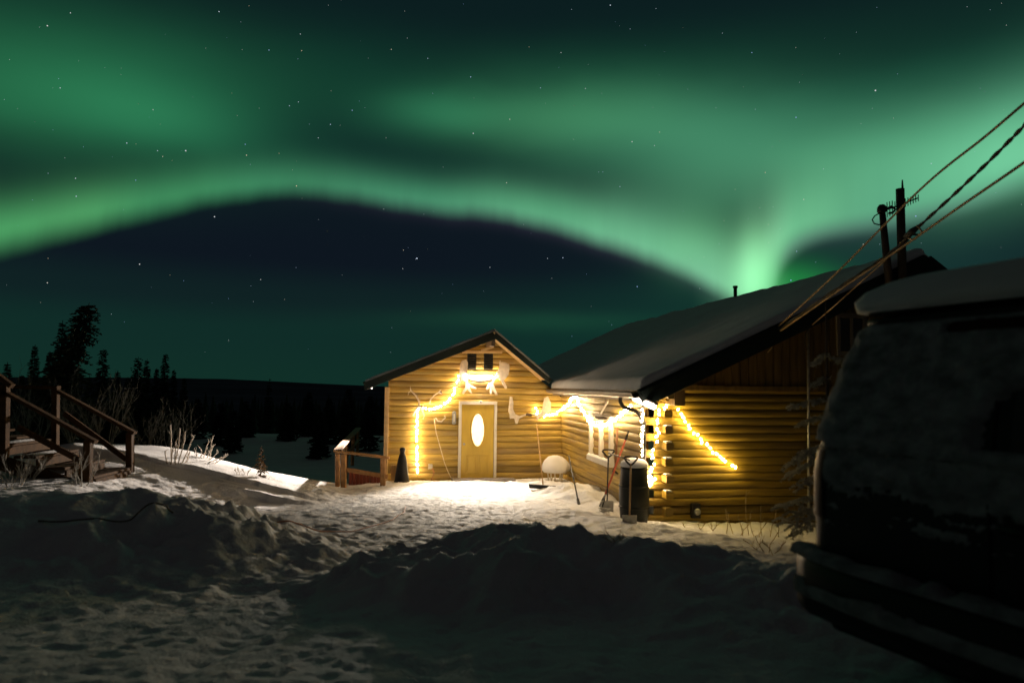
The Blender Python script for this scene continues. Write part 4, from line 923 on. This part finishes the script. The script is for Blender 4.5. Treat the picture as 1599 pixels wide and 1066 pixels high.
# ------------------------------------------------------------------ wooden stairs on the left
def V(x, y, Y): return Vector(at(x, y, Y))
NY, FYs = 12.0, 13.5
sb = V(170, 745, 12.7)
stairs = thing('wooden_stairs', 'snow dusted wooden stairs with slanting handrails on the left bank', 'stairs', tuple(sb))
m = MT['stair']
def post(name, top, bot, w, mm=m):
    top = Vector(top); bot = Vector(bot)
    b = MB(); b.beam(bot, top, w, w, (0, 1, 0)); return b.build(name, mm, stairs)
post('post', V(138, 687, NY), V(137, 756, NY), .12); post('post', V(203, 675, FYs), V(203, 740, FYs), .12)
post('post', V(87, 606, FYs), V(86, 700, FYs), .11); post('post', V(8, 600, NY), V(6, 720, NY), .12)
q_ = V(-84, 524, NY - .1); post('post', q_, (q_.x, q_.y, gz(q_.x, q_.y) - .2), .11)
b = MB()
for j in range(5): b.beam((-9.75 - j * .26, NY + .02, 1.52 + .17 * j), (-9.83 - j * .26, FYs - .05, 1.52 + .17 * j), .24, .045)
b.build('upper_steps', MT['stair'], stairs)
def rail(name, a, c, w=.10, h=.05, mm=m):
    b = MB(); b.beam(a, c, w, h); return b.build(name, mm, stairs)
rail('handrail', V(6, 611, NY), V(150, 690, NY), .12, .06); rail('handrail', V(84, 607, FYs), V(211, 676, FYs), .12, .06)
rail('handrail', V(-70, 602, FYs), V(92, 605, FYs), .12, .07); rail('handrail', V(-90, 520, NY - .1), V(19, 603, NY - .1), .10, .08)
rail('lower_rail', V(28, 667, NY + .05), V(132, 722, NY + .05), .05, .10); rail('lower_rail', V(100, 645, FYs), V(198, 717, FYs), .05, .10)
# treads as pairs of boards
xs0 = -9.1
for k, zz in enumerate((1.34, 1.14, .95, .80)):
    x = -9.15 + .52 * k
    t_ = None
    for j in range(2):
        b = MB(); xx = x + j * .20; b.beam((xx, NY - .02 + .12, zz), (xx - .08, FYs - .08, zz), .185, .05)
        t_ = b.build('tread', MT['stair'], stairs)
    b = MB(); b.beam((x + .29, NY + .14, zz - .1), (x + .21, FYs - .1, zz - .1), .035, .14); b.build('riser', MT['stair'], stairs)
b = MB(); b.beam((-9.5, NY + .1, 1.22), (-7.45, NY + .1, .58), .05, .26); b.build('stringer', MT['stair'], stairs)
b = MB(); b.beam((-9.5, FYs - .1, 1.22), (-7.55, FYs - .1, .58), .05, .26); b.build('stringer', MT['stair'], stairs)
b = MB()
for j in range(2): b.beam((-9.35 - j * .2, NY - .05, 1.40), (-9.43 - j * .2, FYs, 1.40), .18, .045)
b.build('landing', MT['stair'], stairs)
b = MB()
for k, zz in enumerate((1.37, 1.17)):
    x = -9.15 + .52 * k
    P = [[(x - .08 + i * .07, NY + .3 + j * .11, zz + .03 * max(0, math.sin(i * .75) * math.sin(j * .33 + .2)) - .008) for j in range(9)] for i in range(5)]
    b.grid(P)
b.build('snow', MT['snow_cap'], stairs, True)

# ------------------------------------------------------------------ deck railing at the cabin's left side
rb = V(565, 762, 17.0)
dk = thing('deck_railing', 'brown deck railing with red boards at the left corner of the cabin', 'railing', tuple(rb))
def dpost(px, yt, yb, Y, w=.11):
    b = MB(); b.beam(V(px, yb, Y), V(px, yt, Y), w, w, (0, 1, 0)); b.build('post', MT['rail2'], dk)
dpost(527, 708, 766, 17.25, .10); dpost(536.5, 709, 764, 17.0, .12); dpost(598, 714, 766, 17.0, .12)
def drail(a, c, w, h, nm='rail', mm=None):
    b = MB(); b.beam(a, c, w, h); b.build(nm, mm or MT['rail2'], dk)
drail(V(523, 704, 17.0), V(608, 714.5, 17.0), .16, .055, 'top_rail'); drail(V(540, 733, 17.02), V(606, 744, 17.02), .05, .10)
e0 = V(527, 703, 17.0); e1 = e0 + DEP * 9.5; e1.z = e0.z - .05
drail(e0, e1, .20, .05, 'top_rail')
drail(e0 + Vector((0, .1, -.45)), e1 + Vector((0, 0, -.45)), .05, .10)
for k in range(1, 4):
    q = e0 + DEP * (9.4 * k / 3); b = MB(); b.beam((q.x, q.y, q.z - 1.1), (q.x, q.y, q.z - .03), .10, .10, (0, 1, 0)); b.build('post', MT['rail2'], dk)
b = MB(); s0 = V(545, 735, 17.5); s1 = V(594, 742, 17.5); zb = V(545, 762, 17.5).z
for k in range(9):
    q = s0.lerp(s1, (k + .5) / 9); b.beam((q.x, q.y, zb), (q.x, q.y, q.z), .083, .03, (0, 1, 0), bev=.006)
b.build('red_board_panel', MT['redboard'], dk)
b = MB(); q = onY(616, 756, -.25); b.beam(q + Vector((0, 0, -.2)), q + Vector((0, 0, .50)), .21, .05, DEP); 
tag(b.build('leaning_plank', MT['handle'], None, False, tuple(q)), 'short pale plank standing between the railing and the cabin corner', 'plank')

# ------------------------------------------------------------------ the snow covered van
VX = Vector((math.sin(math.radians(23)), -math.cos(math.radians(23)), 0)); VY = Vector((math.cos(math.radians(23)), math.sin(math.radians(23)), 0))
lc = Vector(at(1258, 800, 3.75)); VC = lc + VX * .97; VC.z = .87
van = thing('parked_van', 'dark full size van parked at right with its rear under rime and roof under snow', 'van', tuple(VC), math.atan2(VX.y, VX.x))
def vp(x, y, z): return VC + VX * x + VY * y + Vector((0, 0, z))
RINGS = [(.40, .88, .02, .10), (.52, .95, .0, .13), (.80, .975, -.01, .15), (1.18, .98, -.005, .16), (1.33, .965, .015, .16), (1.56, .925, .065, .16), (1.80, .865, .135, .16), (1.94, .825, .185, .17), (2.02, .77, .25, .2), (2.06, .68, .36, .25)]
def ringpts(z, hw, yr, rc, n=9, L_=5.2):
    P = []; yf = L_ - yr * .6 - max(0, z - 1.15) * 1.2
    for cx_, cy_, a0 in ((hw - rc, yr + rc, -90), (hw - rc, yf - rc, 0), (-hw + rc, yf - rc, 90), (-hw + rc, yr + rc, 180)):
        for k in range(n):
            a = math.radians(a0 + 90 * k / (n - 1)); P.append(vp(cx_ + rc * math.cos(a), cy_ + rc * math.sin(a), z))
    return P
def ring_at(z):
    for a, c in zip(RINGS[:-1], RINGS[1:]):
        if a[0] <= z <= c[0]:
            t = (z - a[0]) / (c[0] - a[0]); return tuple(a[i] + (c[i] - a[i]) * t for i in range(4))
    return RINGS[0] if z < RINGS[0][0] else RINGS[-1]
b = MB(); b.grid([ringpts(*r) for r in RINGS], True); k0 = len(b.v) - 36
b.f.append(tuple(range(k0, k0 + 36))); b.f.append(tuple(range(35, -1, -1)))
body = b.build('body', MT['van'], van, True)
def rear(xf, z, off):                          # point on the rear face: xf in -1..1 across, off outwards
    zz, hw, yr, rc = ring_at(z); x = xf * hw; ax = abs(x) - (hw - rc)
    y = yr if ax <= 0 else yr + rc - math.sqrt(max(0, rc * rc - ax * ax))
    sx = 0 if ax <= 0 else ax / rc * (1 if x > 0 else -1); sy = -1 if ax <= 0 else -math.sqrt(max(0, 1 - (ax / rc) ** 2))
    return vp(x + sx * off, y + sy * off, z)
def rear_patch(x0, x1, z0, z1, off, nx, nz, fn=None):
    P = []
    for i in range(nz + 1):
        row = []
        for j in range(nx + 1):
            u_, w_ = x0 + (x1 - x0) * j / nx, z0 + (z1 - z0) * i / nz
            row.append(rear(u_, w_, off if fn is None else fn(u_, w_)))
        P.append(row)
    return P
for s in (-1, 1):
    b = MB(); b.grid(rear_patch(.08 * s, .84 * s, 1.37, 1.88, .006, 10, 8)); b.build('rear_window', MT['glass'], van, True)
    b = MB(); b.grid(rear_patch(.86 * s, .985 * s, .96, 1.31, .012, 6, 8)); b.build('tail_light', MT['lens'], van, True)
b = MB(); b.tube([rear(0, z, .004) for z in np.linspace(.50, 1.98, 16)], .008, 5); b.tube([rear(x, 1.325, .004) for x in np.linspace(-.99, .99, 30)], .009, 5); b.build('door_seam', MT['black'], body, True)
b = MB(); b.tube([rear(.06, 1.08, .03), rear(.16, 1.08, .04), rear(.22, 1.08, .03)], .018, 8); b.build('door_handle', MT['black'], van, True)
b = MB(); b.grid(rear_patch(-.30, .30, 1.90, 1.955, .03, 10, 3)); b.build('brake_light', MT['lens'], van, True)
# bumper wraps round both corners
b = MB(); P = []
for x, y in [(-1.0, .55), (-1.03, .30), (-1.02, .06), (-.97, -.07), (-.86, -.125), (-.5, -.15), (0, -.155), (.5, -.15), (.86, -.125), (.97, -.07), (1.02, .06), (1.03, .30), (1.0, .55)]:
    P.append([vp(x, y, .73), vp(x * .995, y + .02, .76), vp(x * .96, y + .10, .77), vp(x * .96, y + .10, .48), vp(x * .99, y + .02, .48), vp(x, y, .52)])
b.grid(P, True); bp_ = b.build('rear_bumper', MT['black'], van, True)
rng = random.Random(5); b = MB(); P = []
for i in range(61):
    x = -1.02 + 2.04 * i / 60; ax = abs(x); y0 = -.155 + max(0, (ax - .5)) ** 2 * .33
    h = .045 + .03 * sn(x, 3., .35, 12, 3) ; h = h * (1.0 if sn(x, 5.0, .3, 19, 2) > -.12 else .25) - .006; w = .13 + .03 * math.sin(i * .9)
    P.append([vp(x, y0 - .004, .755), vp(x, y0 + .015, .762 + h * .8), vp(x, y0 + w * .5, .765 + h), vp(x, y0 + w, .765 + h * .6), vp(x, y0 + w + .05, .762)])
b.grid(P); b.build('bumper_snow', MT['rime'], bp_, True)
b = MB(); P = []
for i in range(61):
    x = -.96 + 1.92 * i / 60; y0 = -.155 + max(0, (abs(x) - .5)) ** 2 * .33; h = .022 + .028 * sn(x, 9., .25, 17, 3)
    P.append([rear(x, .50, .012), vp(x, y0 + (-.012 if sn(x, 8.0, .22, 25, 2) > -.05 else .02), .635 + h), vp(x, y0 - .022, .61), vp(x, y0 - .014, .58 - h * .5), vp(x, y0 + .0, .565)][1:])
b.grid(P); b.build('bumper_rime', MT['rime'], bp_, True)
# rime on the rear face: thick over the glass, thin and broken below the belt, a wiped arc at the middle
def rime(u_, w_):
    x, z = u_ * 4.0, w_ * 4.0
    nz_ = sn(x * .5, z * 1.4, .8, 63, 4); nf = sn(x, z * 2.0, .22, 67, 3)
    h = .032 + .02 * nz_ + .012 * nf
    if w_ < 1.33:
        h = .016 - (1.33 - w_) * .06 + .018 * nz_ + .012 * nf
    ed = min(1, (w_ - .60) / .05, (2.0 - w_) / .05); h *= max(0, ed)
    if abs(u_) > .86 and w_ < 1.36 and w_ > 1.1: h -= .03 * min(1, (abs(u_) - .86) / .05)
    d = math.hypot(u_ - .30, (w_ - 1.44) * 1.5)
    if d < .42 and w_ > 1.38: h -= .05 * min(1, (.42 - d) / .12)
    if .62 < (u_ + 1) and abs(w_ - 1.925) < .022 and abs(u_) < .34: h -= .035
    return h if h > .001 else -.012
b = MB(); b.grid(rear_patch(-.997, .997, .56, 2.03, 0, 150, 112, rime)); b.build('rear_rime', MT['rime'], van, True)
# roof: drip rail and a deep cushion of snow
b = MB(); P = []
for pnt in ringpts(1.985, .80, .20, .18): P.append(pnt)
for k in range(len(P)): b.tube([P[k], P[(k + 1) % len(P)]], .018, 5, False)
b.build('drip_rail', MT['black'], van, True)
b = MB(); lay = []
for hh, ins, zz in ((0, -.02, 2.035), (0, -.055, 2.07), (0, -.055, 2.12), (0, -.02, 2.17), (0, .06, 2.215), (0, .16, 2.24), (0, .30, 2.25), (0, .48, 2.255), (0, .66, 2.26)):
    ring = ringpts(2.0, .80 - ins, .22 + ins, max(.05, .18 - ins * .1), 9)
    lay.append([q + Vector((0, 0, zz - 2.0 + .045 * sn(q.x, q.y + zz, .5, 41, 3) * (1 if zz > 2.05 else 0))) + VY * (.03 * sn(q.y * 2, zz * 3, .4, 43, 2)) for q in ring])
b.grid(lay, True); k0 = len(b.v) - 36; b.f.append(tuple(range(k0, k0 + 36))); b.build('roof_snow', MT['snow_cap'], van, True)
for sx in (-1, 1):
    for wy in (1.05, 4.25):
        c = vp(sx * .80, wy, .33); ax_ = VX * sx
        prof = [(.20, -.11), (.30, -.115), (.35, -.08), (.36, 0), (.35, .08), (.30, .115), (.20, .11)]
        def wheel_ring(pr, n=24):
            e1 = VY; e2 = Vector((0, 0, 1)); return [[c + ax_ * w_ + (e1 * math.cos(2 * math.pi * j / n) + e2 * math.sin(2 * math.pi * j / n)) * r for j in range(n)] for r, w_ in pr]
        b = MB(); b.grid(wheel_ring(prof), True); wo = b.build('wheel', MT['rubber'], van, True)
        b = MB(); b.grid(wheel_ring([(.21, .10), (.19, .07), (.10, .085), (.06, .10), (.01, .10)]), True); b.build('rim', MT['steel'], wo, True)
b = MB(); b.tube([vp(.55, .3, .34), vp(.55, -.08, .32), vp(.55, -.12, .31)], .03, 10); b.build('exhaust_pipe', MT['iron'], van, True)
b = MB(); b.beam(vp(0, .2, .36), vp(0, -.18, .36), .08, .08); b.build('tow_hitch', MT['iron'], van)

# ------------------------------------------------------------------ trees, bushes, stalks
def spruce_meshes(h, r0, seed, step=.17, lean=None, nb=8, tuft=.10, top=None, droop=.35, gap=.12, tris=3, base=.06, taper=.42):
    rng = random.Random(seed); ln = lean or (lambda t: (0, 0))
    tr = MB(); pts = []
    for k in range(13):
        t = k / 12; a = ln(t); pts.append((a[0] * h, a[1] * h, t * h))
    tr.tube(pts, [max(.012, h * .018 * (1 - k / 12.5)) for k in range(13)], 7)
    cr = MB(); z = h * base
    while z < h * .985:
        t = z / h; a = ln(t); rr = (top(t) if top else (1 - t) ** .85) * r0 * rng.uniform(.7, 1.2) + .03
        n = max(3, int(nb * (.5 + .5 * (1 - t)))); a0 = rng.uniform(0, 6.28)
        for k in range(n):
            if rng.random() < gap: continue
            ang = a0 + 6.283 * k / n + rng.uniform(-.3, .3); bl = rr * rng.uniform(.6, 1.15); m_ = max(2, int(bl / (tuft * .62)))
            dx_, dy_ = math.cos(ang), math.sin(ang)
            for j in range(m_):
                s = (j + .5) / m_; q = Vector((a[0] * h + dx_ * bl * s, a[1] * h + dy_ * bl * s, z - droop * bl * s * s + .10 * bl * max(0, s - .7) + rng.uniform(-.02, .02)))
                wd = tuft * (1.25 - .7 * s) * (taper + (1 - taper) * min(1, (1 - t) * 2.4))
                for _ in range(tris):
                    e = Vector((dx_ + rng.uniform(-.9, .9), dy_ + rng.uniform(-.9, .9), rng.uniform(-.5, .35))).normalized()
                    f = e.cross(Vector((rng.uniform(-1, 1), rng.uniform(-1, 1), rng.uniform(-1, 1)))).normalized()
                    cr.add([q - f * wd * .32, q + f * wd * .32, q + e * wd * 1.25 + f * wd * .1, q + e * wd * 1.1 - f * wd * .12], [(0, 1, 2, 3)])
        z += step * rng.uniform(.8, 1.25) * (1 - .45 * t)
    return tr, cr
def spruce(label, x, y, h, r0, seed, group='spruces on the left skyline', mt='needle', **k):
    base = (x, y, gz(x, y) - .12)
    t = thing('spruce_tree', label, 'tree', base, group=group)
    tr, cr = spruce_meshes(h, r0, seed, **k)
    for nm, mb_, mm in (('trunk', tr, MT['bark']), ('crown', cr, MT[mt])):
        mb_.v = [(a + base[0], c + base[1], d + base[2]) for a, c, d in mb_.v]; mb_.build(nm, mm, t)
    return t
def sp_px(label, px, ytop, Y, rpx, seed, **k):
    p = at(px, ytop, Y); h = p[2] - gz(p[0], p[1]) + .12
    return spruce(label, p[0] - (k['lean'](1)[0] * h if k.get('lean') else 0), Y, h, rpx * Y / F, seed, **k)
sp_px('tallest spruce, its ragged top bent over to the right', 140, 466, 24.0, 52, 1, taper=.75, lean=lambda t: (.09 * t + .22 * max(0, t - .5) ** 1.15, 0), top=lambda t: (1 - t) ** .55 * .78 + .20, step=.13, gap=.12, nb=10, tuft=.18)
sp_px('slim dead-topped spruce growing inside the left side of the tallest one', 98, 500, 24.6, 46, 2, step=.125, tuft=.18, gap=.1)
sp_px('small bushy spruce left of the tallest one above the stairs', 55, 538, 26, 34, 3, step=.125, tuft=.17, gap=.1)
sp_px('short spruce tucked against the right foot of the tallest one', 78, 548, 25.5, 22, 4, step=.125, tuft=.17)
sp_px('lone spruce with a rounded tip between the tallest one and the group', 162, 545, 30, 30, 5, top=lambda t: .8 * (1 - t) ** .7 + .14, step=.125, tuft=.19)
sp_px('low broad spruce at the foot of the lone round-tipped one', 184, 578, 31, 30, 6, step=.125, tuft=.19)
sp_px('left spruce of the close pair on the skyline', 216, 557, 34, 27, 7, top=lambda t: .7 * (1 - t) ** .6 + .1, step=.13, tuft=.20)
sp_px('right and narrower spruce of the close pair on the skyline', 230, 560, 34.6, 22, 8, step=.13, tuft=.19)
sp_px('short spruce just left of the sharp spire', 245, 574, 36, 13, 9, step=.13, tuft=.20)
sp_px('sharp dark spire, tallest of the right-hand skyline spruces', 259, 552, 36.5, 20, 10, top=lambda t: .6 * (1 - t) ** .55 + .05, step=.13, tuft=.20)
sp_px('thin small spruce right of the sharp spire', 272, 576, 38, 11, 11, step=.13, tuft=.19)
for i, (px, yt, Y, r, lb) in enumerate(((12, 565, 28, 40, 'low dark spruce at the left edge behind the upper handrail'), (34, 585, 30, 26, 'dark spruce between the left edge and the small bushy one'), (140, 586, 29, 24, 'short spruce between the tallest one and the lone round-tipped one'), (112, 560, 27, 30, 'bushy spruce hugging the left foot of the tallest one'), (200, 588, 36, 20, 'low spruce left of the close pair'), (288, 590, 40, 14, 'lowest spruce at the right end of the skyline group'))):
    sp_px(lb, px, yt, Y, r, 80 + i, step=.13, tuft=.2)
sp_px('single thin spruce poking above the far ridge', 421, 590, 62, 8, 12, step=.4, tuft=.3, group='spruces below the far ridge', mt='needle_far')
for i, (px, yt, Y, r, lb) in enumerate(((310, 622, 44, 20, 'dim spruce behind the frosted stalks'), (345, 630, 40, 22, 'dim spruce with a wide skirt behind the snow bank'), (385, 625, 46, 22, 'dim spruce behind the brown sapling, on its left'), (450, 628, 44, 24, 'dim spruce in the gap, right behind the brown sapling'), (483, 612, 48, 22, 'dim tall spruce in the gap, midway to the railing'), (515, 620, 42, 24, 'dim spruce just left of the deck railing'), (545, 606, 40, 24, 'dim tall spruce behind the deck railing'), (578, 618, 38, 24, 'dim spruce against the left edge of the cabin'), (365, 640, 36, 18, 'small dim spruce on the slope left of the brown sapling'), (500, 640, 34, 18, 'small dim spruce on the slope behind the railing end'))):
    sp_px(lb, px, yt, Y, r, 30 + i, step=.20, tuft=.30, group='spruces below the far ridge', mt='needle_far')
def forest():
    b = MB(); rng = random.Random(77)
    for k in range(900):
        y = 58 + 330 * rng.random() ** 1.3; x = rng.uniform(-1.05, .75) * y * .9
        g = gz(x, y); h = rng.uniform(4.5, 8.5) * (1 + y / 600); top_ = EYE - (20 + rng.uniform(-6, 14)) * y / F
        h = min(h, max(2.5, top_ - g)); r = h * rng.uniform(.13, .2); L_ = 6
        for q in range(L_):
            z0 = g + h * (.04 + .94 * q / L_); z1_ = g + h * min(1, (q + 1.7) / L_); rr = r * (1 - q / L_) * rng.uniform(.8, 1.15) + .04; n = 7
            ring = [(x + rr * math.cos(6.283 * j / n + q) * rng.uniform(.65, 1.2), y + rr * math.sin(6.283 * j / n + q) * rng.uniform(.65, 1.2), z0 + rng.uniform(-.15, .15) * h / L_) for j in range(n)]
            b.add(ring + [(x, y, z1_)], [(j, (j + 1) % n, n) for j in range(n)])
    tag(b.build('forest', MT['needle_far']), 'dark spruce forest filling the valley below the ridge', 'forest', kind='stuff')
forest()
# young frosted spruce half hidden by the van
def young_spruce():
    Y = 9.0; p = at(1296, 850, Y); zg = gz(p[0], Y) - .1; base = (p[0], Y, zg)
    t = thing('spruce_tree', 'young spruce with frosted drooping branches half hidden behind the van', 'tree', base)
    top_ = at(1296, 470, Y)[2]; b = MB(); b.tube([(p[0], Y, zg + (top_ - zg) * k / 6) for k in range(7)], [.045 - .006 * k for k in range(7)], 8); b.build('trunk', MT['bark'], t)
    b = MB(); rng = random.Random(8)
    def branch(a, c, w, sub=5):
        a = Vector(a); c = Vector(c); n = max(4, int((c - a).length / .022))
        for k in range(n):
            s_ = k / n; q = a.lerp(c, s_) + Vector((0, 0, .05 * math.sin(3.1 * s_)))
            for _ in range(9):
                e = ((c - a).normalized() * .8 + Vector((rng.uniform(-1, 1), rng.uniform(-1, 1), rng.uniform(-1, 1)))).normalized(); f = e.orthogonal().normalized(); r = w * rng.uniform(.6, 1.1) * (1.05 - .45 * s_)
                b.add([q - f * .007, q + f * .007, q + e * r + f * .005, q + e * r - f * .005], [(0, 1, 2, 3)])
        for k in range(sub):
            s_ = .25 + .6 * k / max(1, sub); q = a.lerp(c, s_); d = (c - a)
            side = Vector((-d.y, d.x, 0)).normalized() * (1 if k % 2 else -1)
            branch(q, q + (d.normalized() * .7 + side * .8 + Vector((0, 0, rng.uniform(-.35, .1)))) * d.length * .38 * (1 - .4 * s_), w * .85, 0)
    for (sy, ex, ey, dy) in ((552, 1268, 574, -.1), (560, 1330, 575, .1), (590, 1263, 608, .05), (625, 1231, 640, -.12), (650, 1240, 668, .2), (690, 1222, 736, -.05), (712, 1218, 752, .25), (700, 1245, 720, -.3), (735, 1240, 770, -.2), (775, 1203, 797, .1), (790, 1212, 822, -.2), (800, 1236, 830, -.35), (815, 1226, 842, .3), (640, 1350, 660, -.3), (740, 1370, 780, -.2)):
        branch(at(1296, sy, Y), at(ex, ey, Y + dy), .055, 5)
    b.build('crown', MT['needle_frost'], t)
young_spruce()
# brown sapling in the gap
p = on_ground(407, 743); SY = p.y
spruce('small brown spruce sapling below the lit snow bank', p[0], SY, at(411, 688, SY)[2] - gz(p[0], SY), 13 * SY / F, 52, group=None, mt='needle_dry', step=.07, nb=6, tuft=.05, gap=.2, tris=3)
def twig_bush(name, label, cat, base, h, n, spread, seed, m, r=.010, group=None, depth=3, bend=.4):
    rng = random.Random(seed); b = MB(); base = Vector(base)
    def grow(p, d, ln_, r_, lv):
        pts = [p]; q = p; dd = d
        for k in range(4):
            dd = (dd + Vector((rng.uniform(-bend, bend), rng.uniform(-bend, bend), rng.uniform(-.05, .25))) * .35).normalized(); q = q + dd * ln_ / 4; pts.append(q)
        b.tube(pts, [r_, r_ * .9, r_ * .75, r_ * .6, r_ * .4], 4)
        if lv > 0:
            for k in range(rng.randint(2, 4)):
                i = rng.randint(1, 4); e = (dd + Vector((rng.uniform(-1, 1), rng.uniform(-1, 1), rng.uniform(-.1, .8))) * .7).normalized()
                grow(pts[i], e, ln_ * rng.uniform(.4, .65), r_ * .62, lv - 1)
    for k in range(n):
        a = rng.uniform(0, 6.28); s = spread * rng.uniform(.2, 1)
        d = Vector((math.cos(a) * s, math.sin(a) * s, 1)).normalized()
        grow(base + Vector((math.cos(a), math.sin(a), 0)) * spread * .18 * h, d, h * rng.uniform(.45, .75), r * rng.uniform(.7, 1.2), depth)
    return tag(b.build(name, m, None, False, tuple(base)), label, cat, group)
def bush_px(label, px, py, Y, hpx, n, spread, seed, m='twig', **k):
    p = at(px, py, Y); return twig_bush('bare_bush', label, 'bush', (p[0], Y, gz(p[0], Y) - .05), hpx * Y / F, n, spread, seed, MT[m], **k)
G = 'frosted bare bushes on the left'
bush_px('frosted bare bush behind the upper handrail post', 128, 690, 19, 110, 9, .55, 61, group=G, r=.014)
bush_px('tall frosted bush behind the middle of the far handrail', 165, 690, 18, 105, 9, .5, 62, group=G, r=.014)
bush_px('wide frosted bush behind the lit snow bank, left of the stalks', 228, 690, 19, 66, 10, .8, 63, group=G, r=.013)
bush_px('rounded frosted bush right behind the tall rimed stalks', 268, 700, 19.5, 72, 10, .7, 64, group=G, r=.013)
bush_px('faint frosted bush above the stair landing at the left edge', 50, 690, 20, 130, 9, .8, 65, group=G, r=.014)
bush_px('low frosted twigs sprawling over the stair landing', 40, 700, 11.8, 46, 8, 1.2, 66, group=G, r=.010)
bush_px('small frosted twigs beside the near newel post', 128, 745, 11.7, 60, 4, .5, 67, group=G, r=.008)
bush_px('thin frosted twigs under the near stringer', 22, 760, 11.0, 60, 5, .8, 68, group=G, r=.008)
def stalks(name, label, pxs, Y, r, m, group=None, cat='plant', grow_low=-.04):
    b = MB(); rng = random.Random(int(pxs[0][0])); p = at(pxs[0][0], pxs[0][1], Y)
    for (x0, y0, x1, y1) in pxs:
        a = on_ground(x0, y0); a.z += grow_low; c = Vector(at(x1, y1, a.y + rng.uniform(-.12, .05))); mid = a.lerp(c, .5) + Vector((rng.uniform(-.04, .04), 0, 0))
        pts = [a, a.lerp(mid, .5) + Vector((rng.uniform(-.01, .01), 0, 0)), mid, mid.lerp(c, .5) + Vector((rng.uniform(-.015, .015), 0, 0)), c, c + Vector((.012, 0, .01))]
        b.tube(pts, [r, r * 1.1, r * .85, r * 1.0, r * 1.15, r * .6], 6)
        for k in range(3):
            s = pts[rng.randint(1, 4)]; b.tube([s, s + Vector((rng.uniform(-.07, .07), rng.uniform(-.04, .04), rng.uniform(.02, .09)))], [r * .7, r * .4], 5)
    return tag(b.build(name, MT[m], None, True, tuple(on_ground(*pxs[0][:2]))), label, cat, group)
stalks('rimed_stalks', 'tall bright rimed stalks standing on the lit snow bank', [(268, 722, 266, 664), (272, 722, 281, 670), (278, 723, 289, 674), (284, 722, 302, 682), (266, 724, 270, 700), (275, 724, 274, 690), (288, 722, 296, 706), (262, 722, 258, 704)], 14.75, .013, 'twig_lit', 'rimed plants on the lit bank')
stalks('rimed_stalks', 'fan of shorter rimed stalks right of the tall ones on the bank', [(322, 716, 333, 680), (318, 714, 326, 690), (326, 716, 333, 696), (330, 718, 353, 712), (334, 722, 355, 710), (312, 714, 313, 700), (306, 712, 303, 700), (322, 718, 340, 704)], 14.6, .010, 'twig_lit', 'rimed plants on the lit bank')
stalks('rimed_stalks', 'tiny rimed tuft at the low right end of the lit bank', [(374, 740, 371, 731), (380, 741, 378, 732), (386, 742, 388, 735), (370, 740, 366, 733)], 14.4, .008, 'twig_lit', 'rimed plants on the lit bank')
stalks('dry_grass', 'dry straw stalks along the foot of the dark front wall, right of the meter box', [(1170, 835, 1165, 772), (1178, 836, 1172, 800), (1190, 836, 1188, 790), (1134, 832, 1133, 795), (1146, 834, 1137, 802), (1160, 836, 1152, 806), (1202, 838, 1212, 800), (1216, 838, 1213, 808), (1184, 838, 1200, 812), (1154, 836, 1172, 815)], 11.3, .006, 'straw', 'dry grass clumps by the front wall', 'grass clump')
stalks('dry_grass', 'low curled straw at the cabin corner, left of the meter box', [(1092, 826, 1103, 815), (1098, 827, 1090, 818), (1108, 828, 1118, 817), (1116, 829, 1110, 818), (1070, 824, 1066, 816)], 11.35, .006, 'straw', 'dry grass clumps by the front wall', 'grass clump')
stalks('dry_grass', 'thin bent twigs poking from the snow in front of the dry straw', [(1195, 860, 1180, 836), (1200, 862, 1214, 832), (1188, 858, 1160, 842), (1204, 862, 1226, 846), (1210, 866, 1190, 846)], 9.8, .005, 'straw', 'dry grass clumps by the front wall', 'grass clump')
stalks('dry_grass', 'few twigs poking through the snow crest below the barrel', [(958, 845, 948, 832), (962, 846, 966, 834), (968, 848, 977, 838), (955, 846, 942, 838)], 8.3, .004, 'straw', 'dry grass clumps by the front wall', 'grass clump')
# hose and cord on the snow
def ground_line(name, label, pxs, r, m, cat, lift=.01):
    pts = []
    Ys = [on_ground(x, y).y for x, y in pxs]
    Ys = [sorted(Ys[max(0, i - 1):i + 2])[len(Ys[max(0, i - 1):i + 2]) // 2] for i in range(len(Ys))]
    Ys = [sum(Ys[max(0, i - 2):i + 3]) / len(Ys[max(0, i - 2):i + 3]) for i in range(len(Ys))]
    for (x, y), Y in zip(pxs, Ys): pts.append(Vector(at(x, y, Y)))
    P = []
    for a, c in zip(pts[:-1], pts[1:]):
        for k in range(8):
            q = a.lerp(c, k / 8); P.append(Vector((q.x, q.y, gz(q.x, q.y) + lift)))
    zs = [max(p.z for p in P[max(0, i - 3):i + 4]) for i in range(len(P))]
    for i, p in enumerate(P): p.z = sum(zs[max(0, i - 4):i + 5]) / len(zs[max(0, i - 4):i + 5])
    b = MB(); b.tube(P, r, 6); tag(b.build(name, m, None, True, tuple(pts[0])), label, cat)
ground_line('garden_hose', 'dark hose snaking over the clumped snow in front of the stairs', [(60, 806), (75, 822), (110, 826), (160, 821), (205, 818), (235, 808), (260, 796), (272, 786)], .009, MT['hose'], 'hose')
ground_line('extension_cord', 'thin orange cord lying across the lit trampled path', [(425, 832), (460, 836), (500, 832), (548, 833), (580, 822), (612, 818), (632, 806), (630, 796), (634, 784)], .008, MT['cord_o'], 'extension cord')
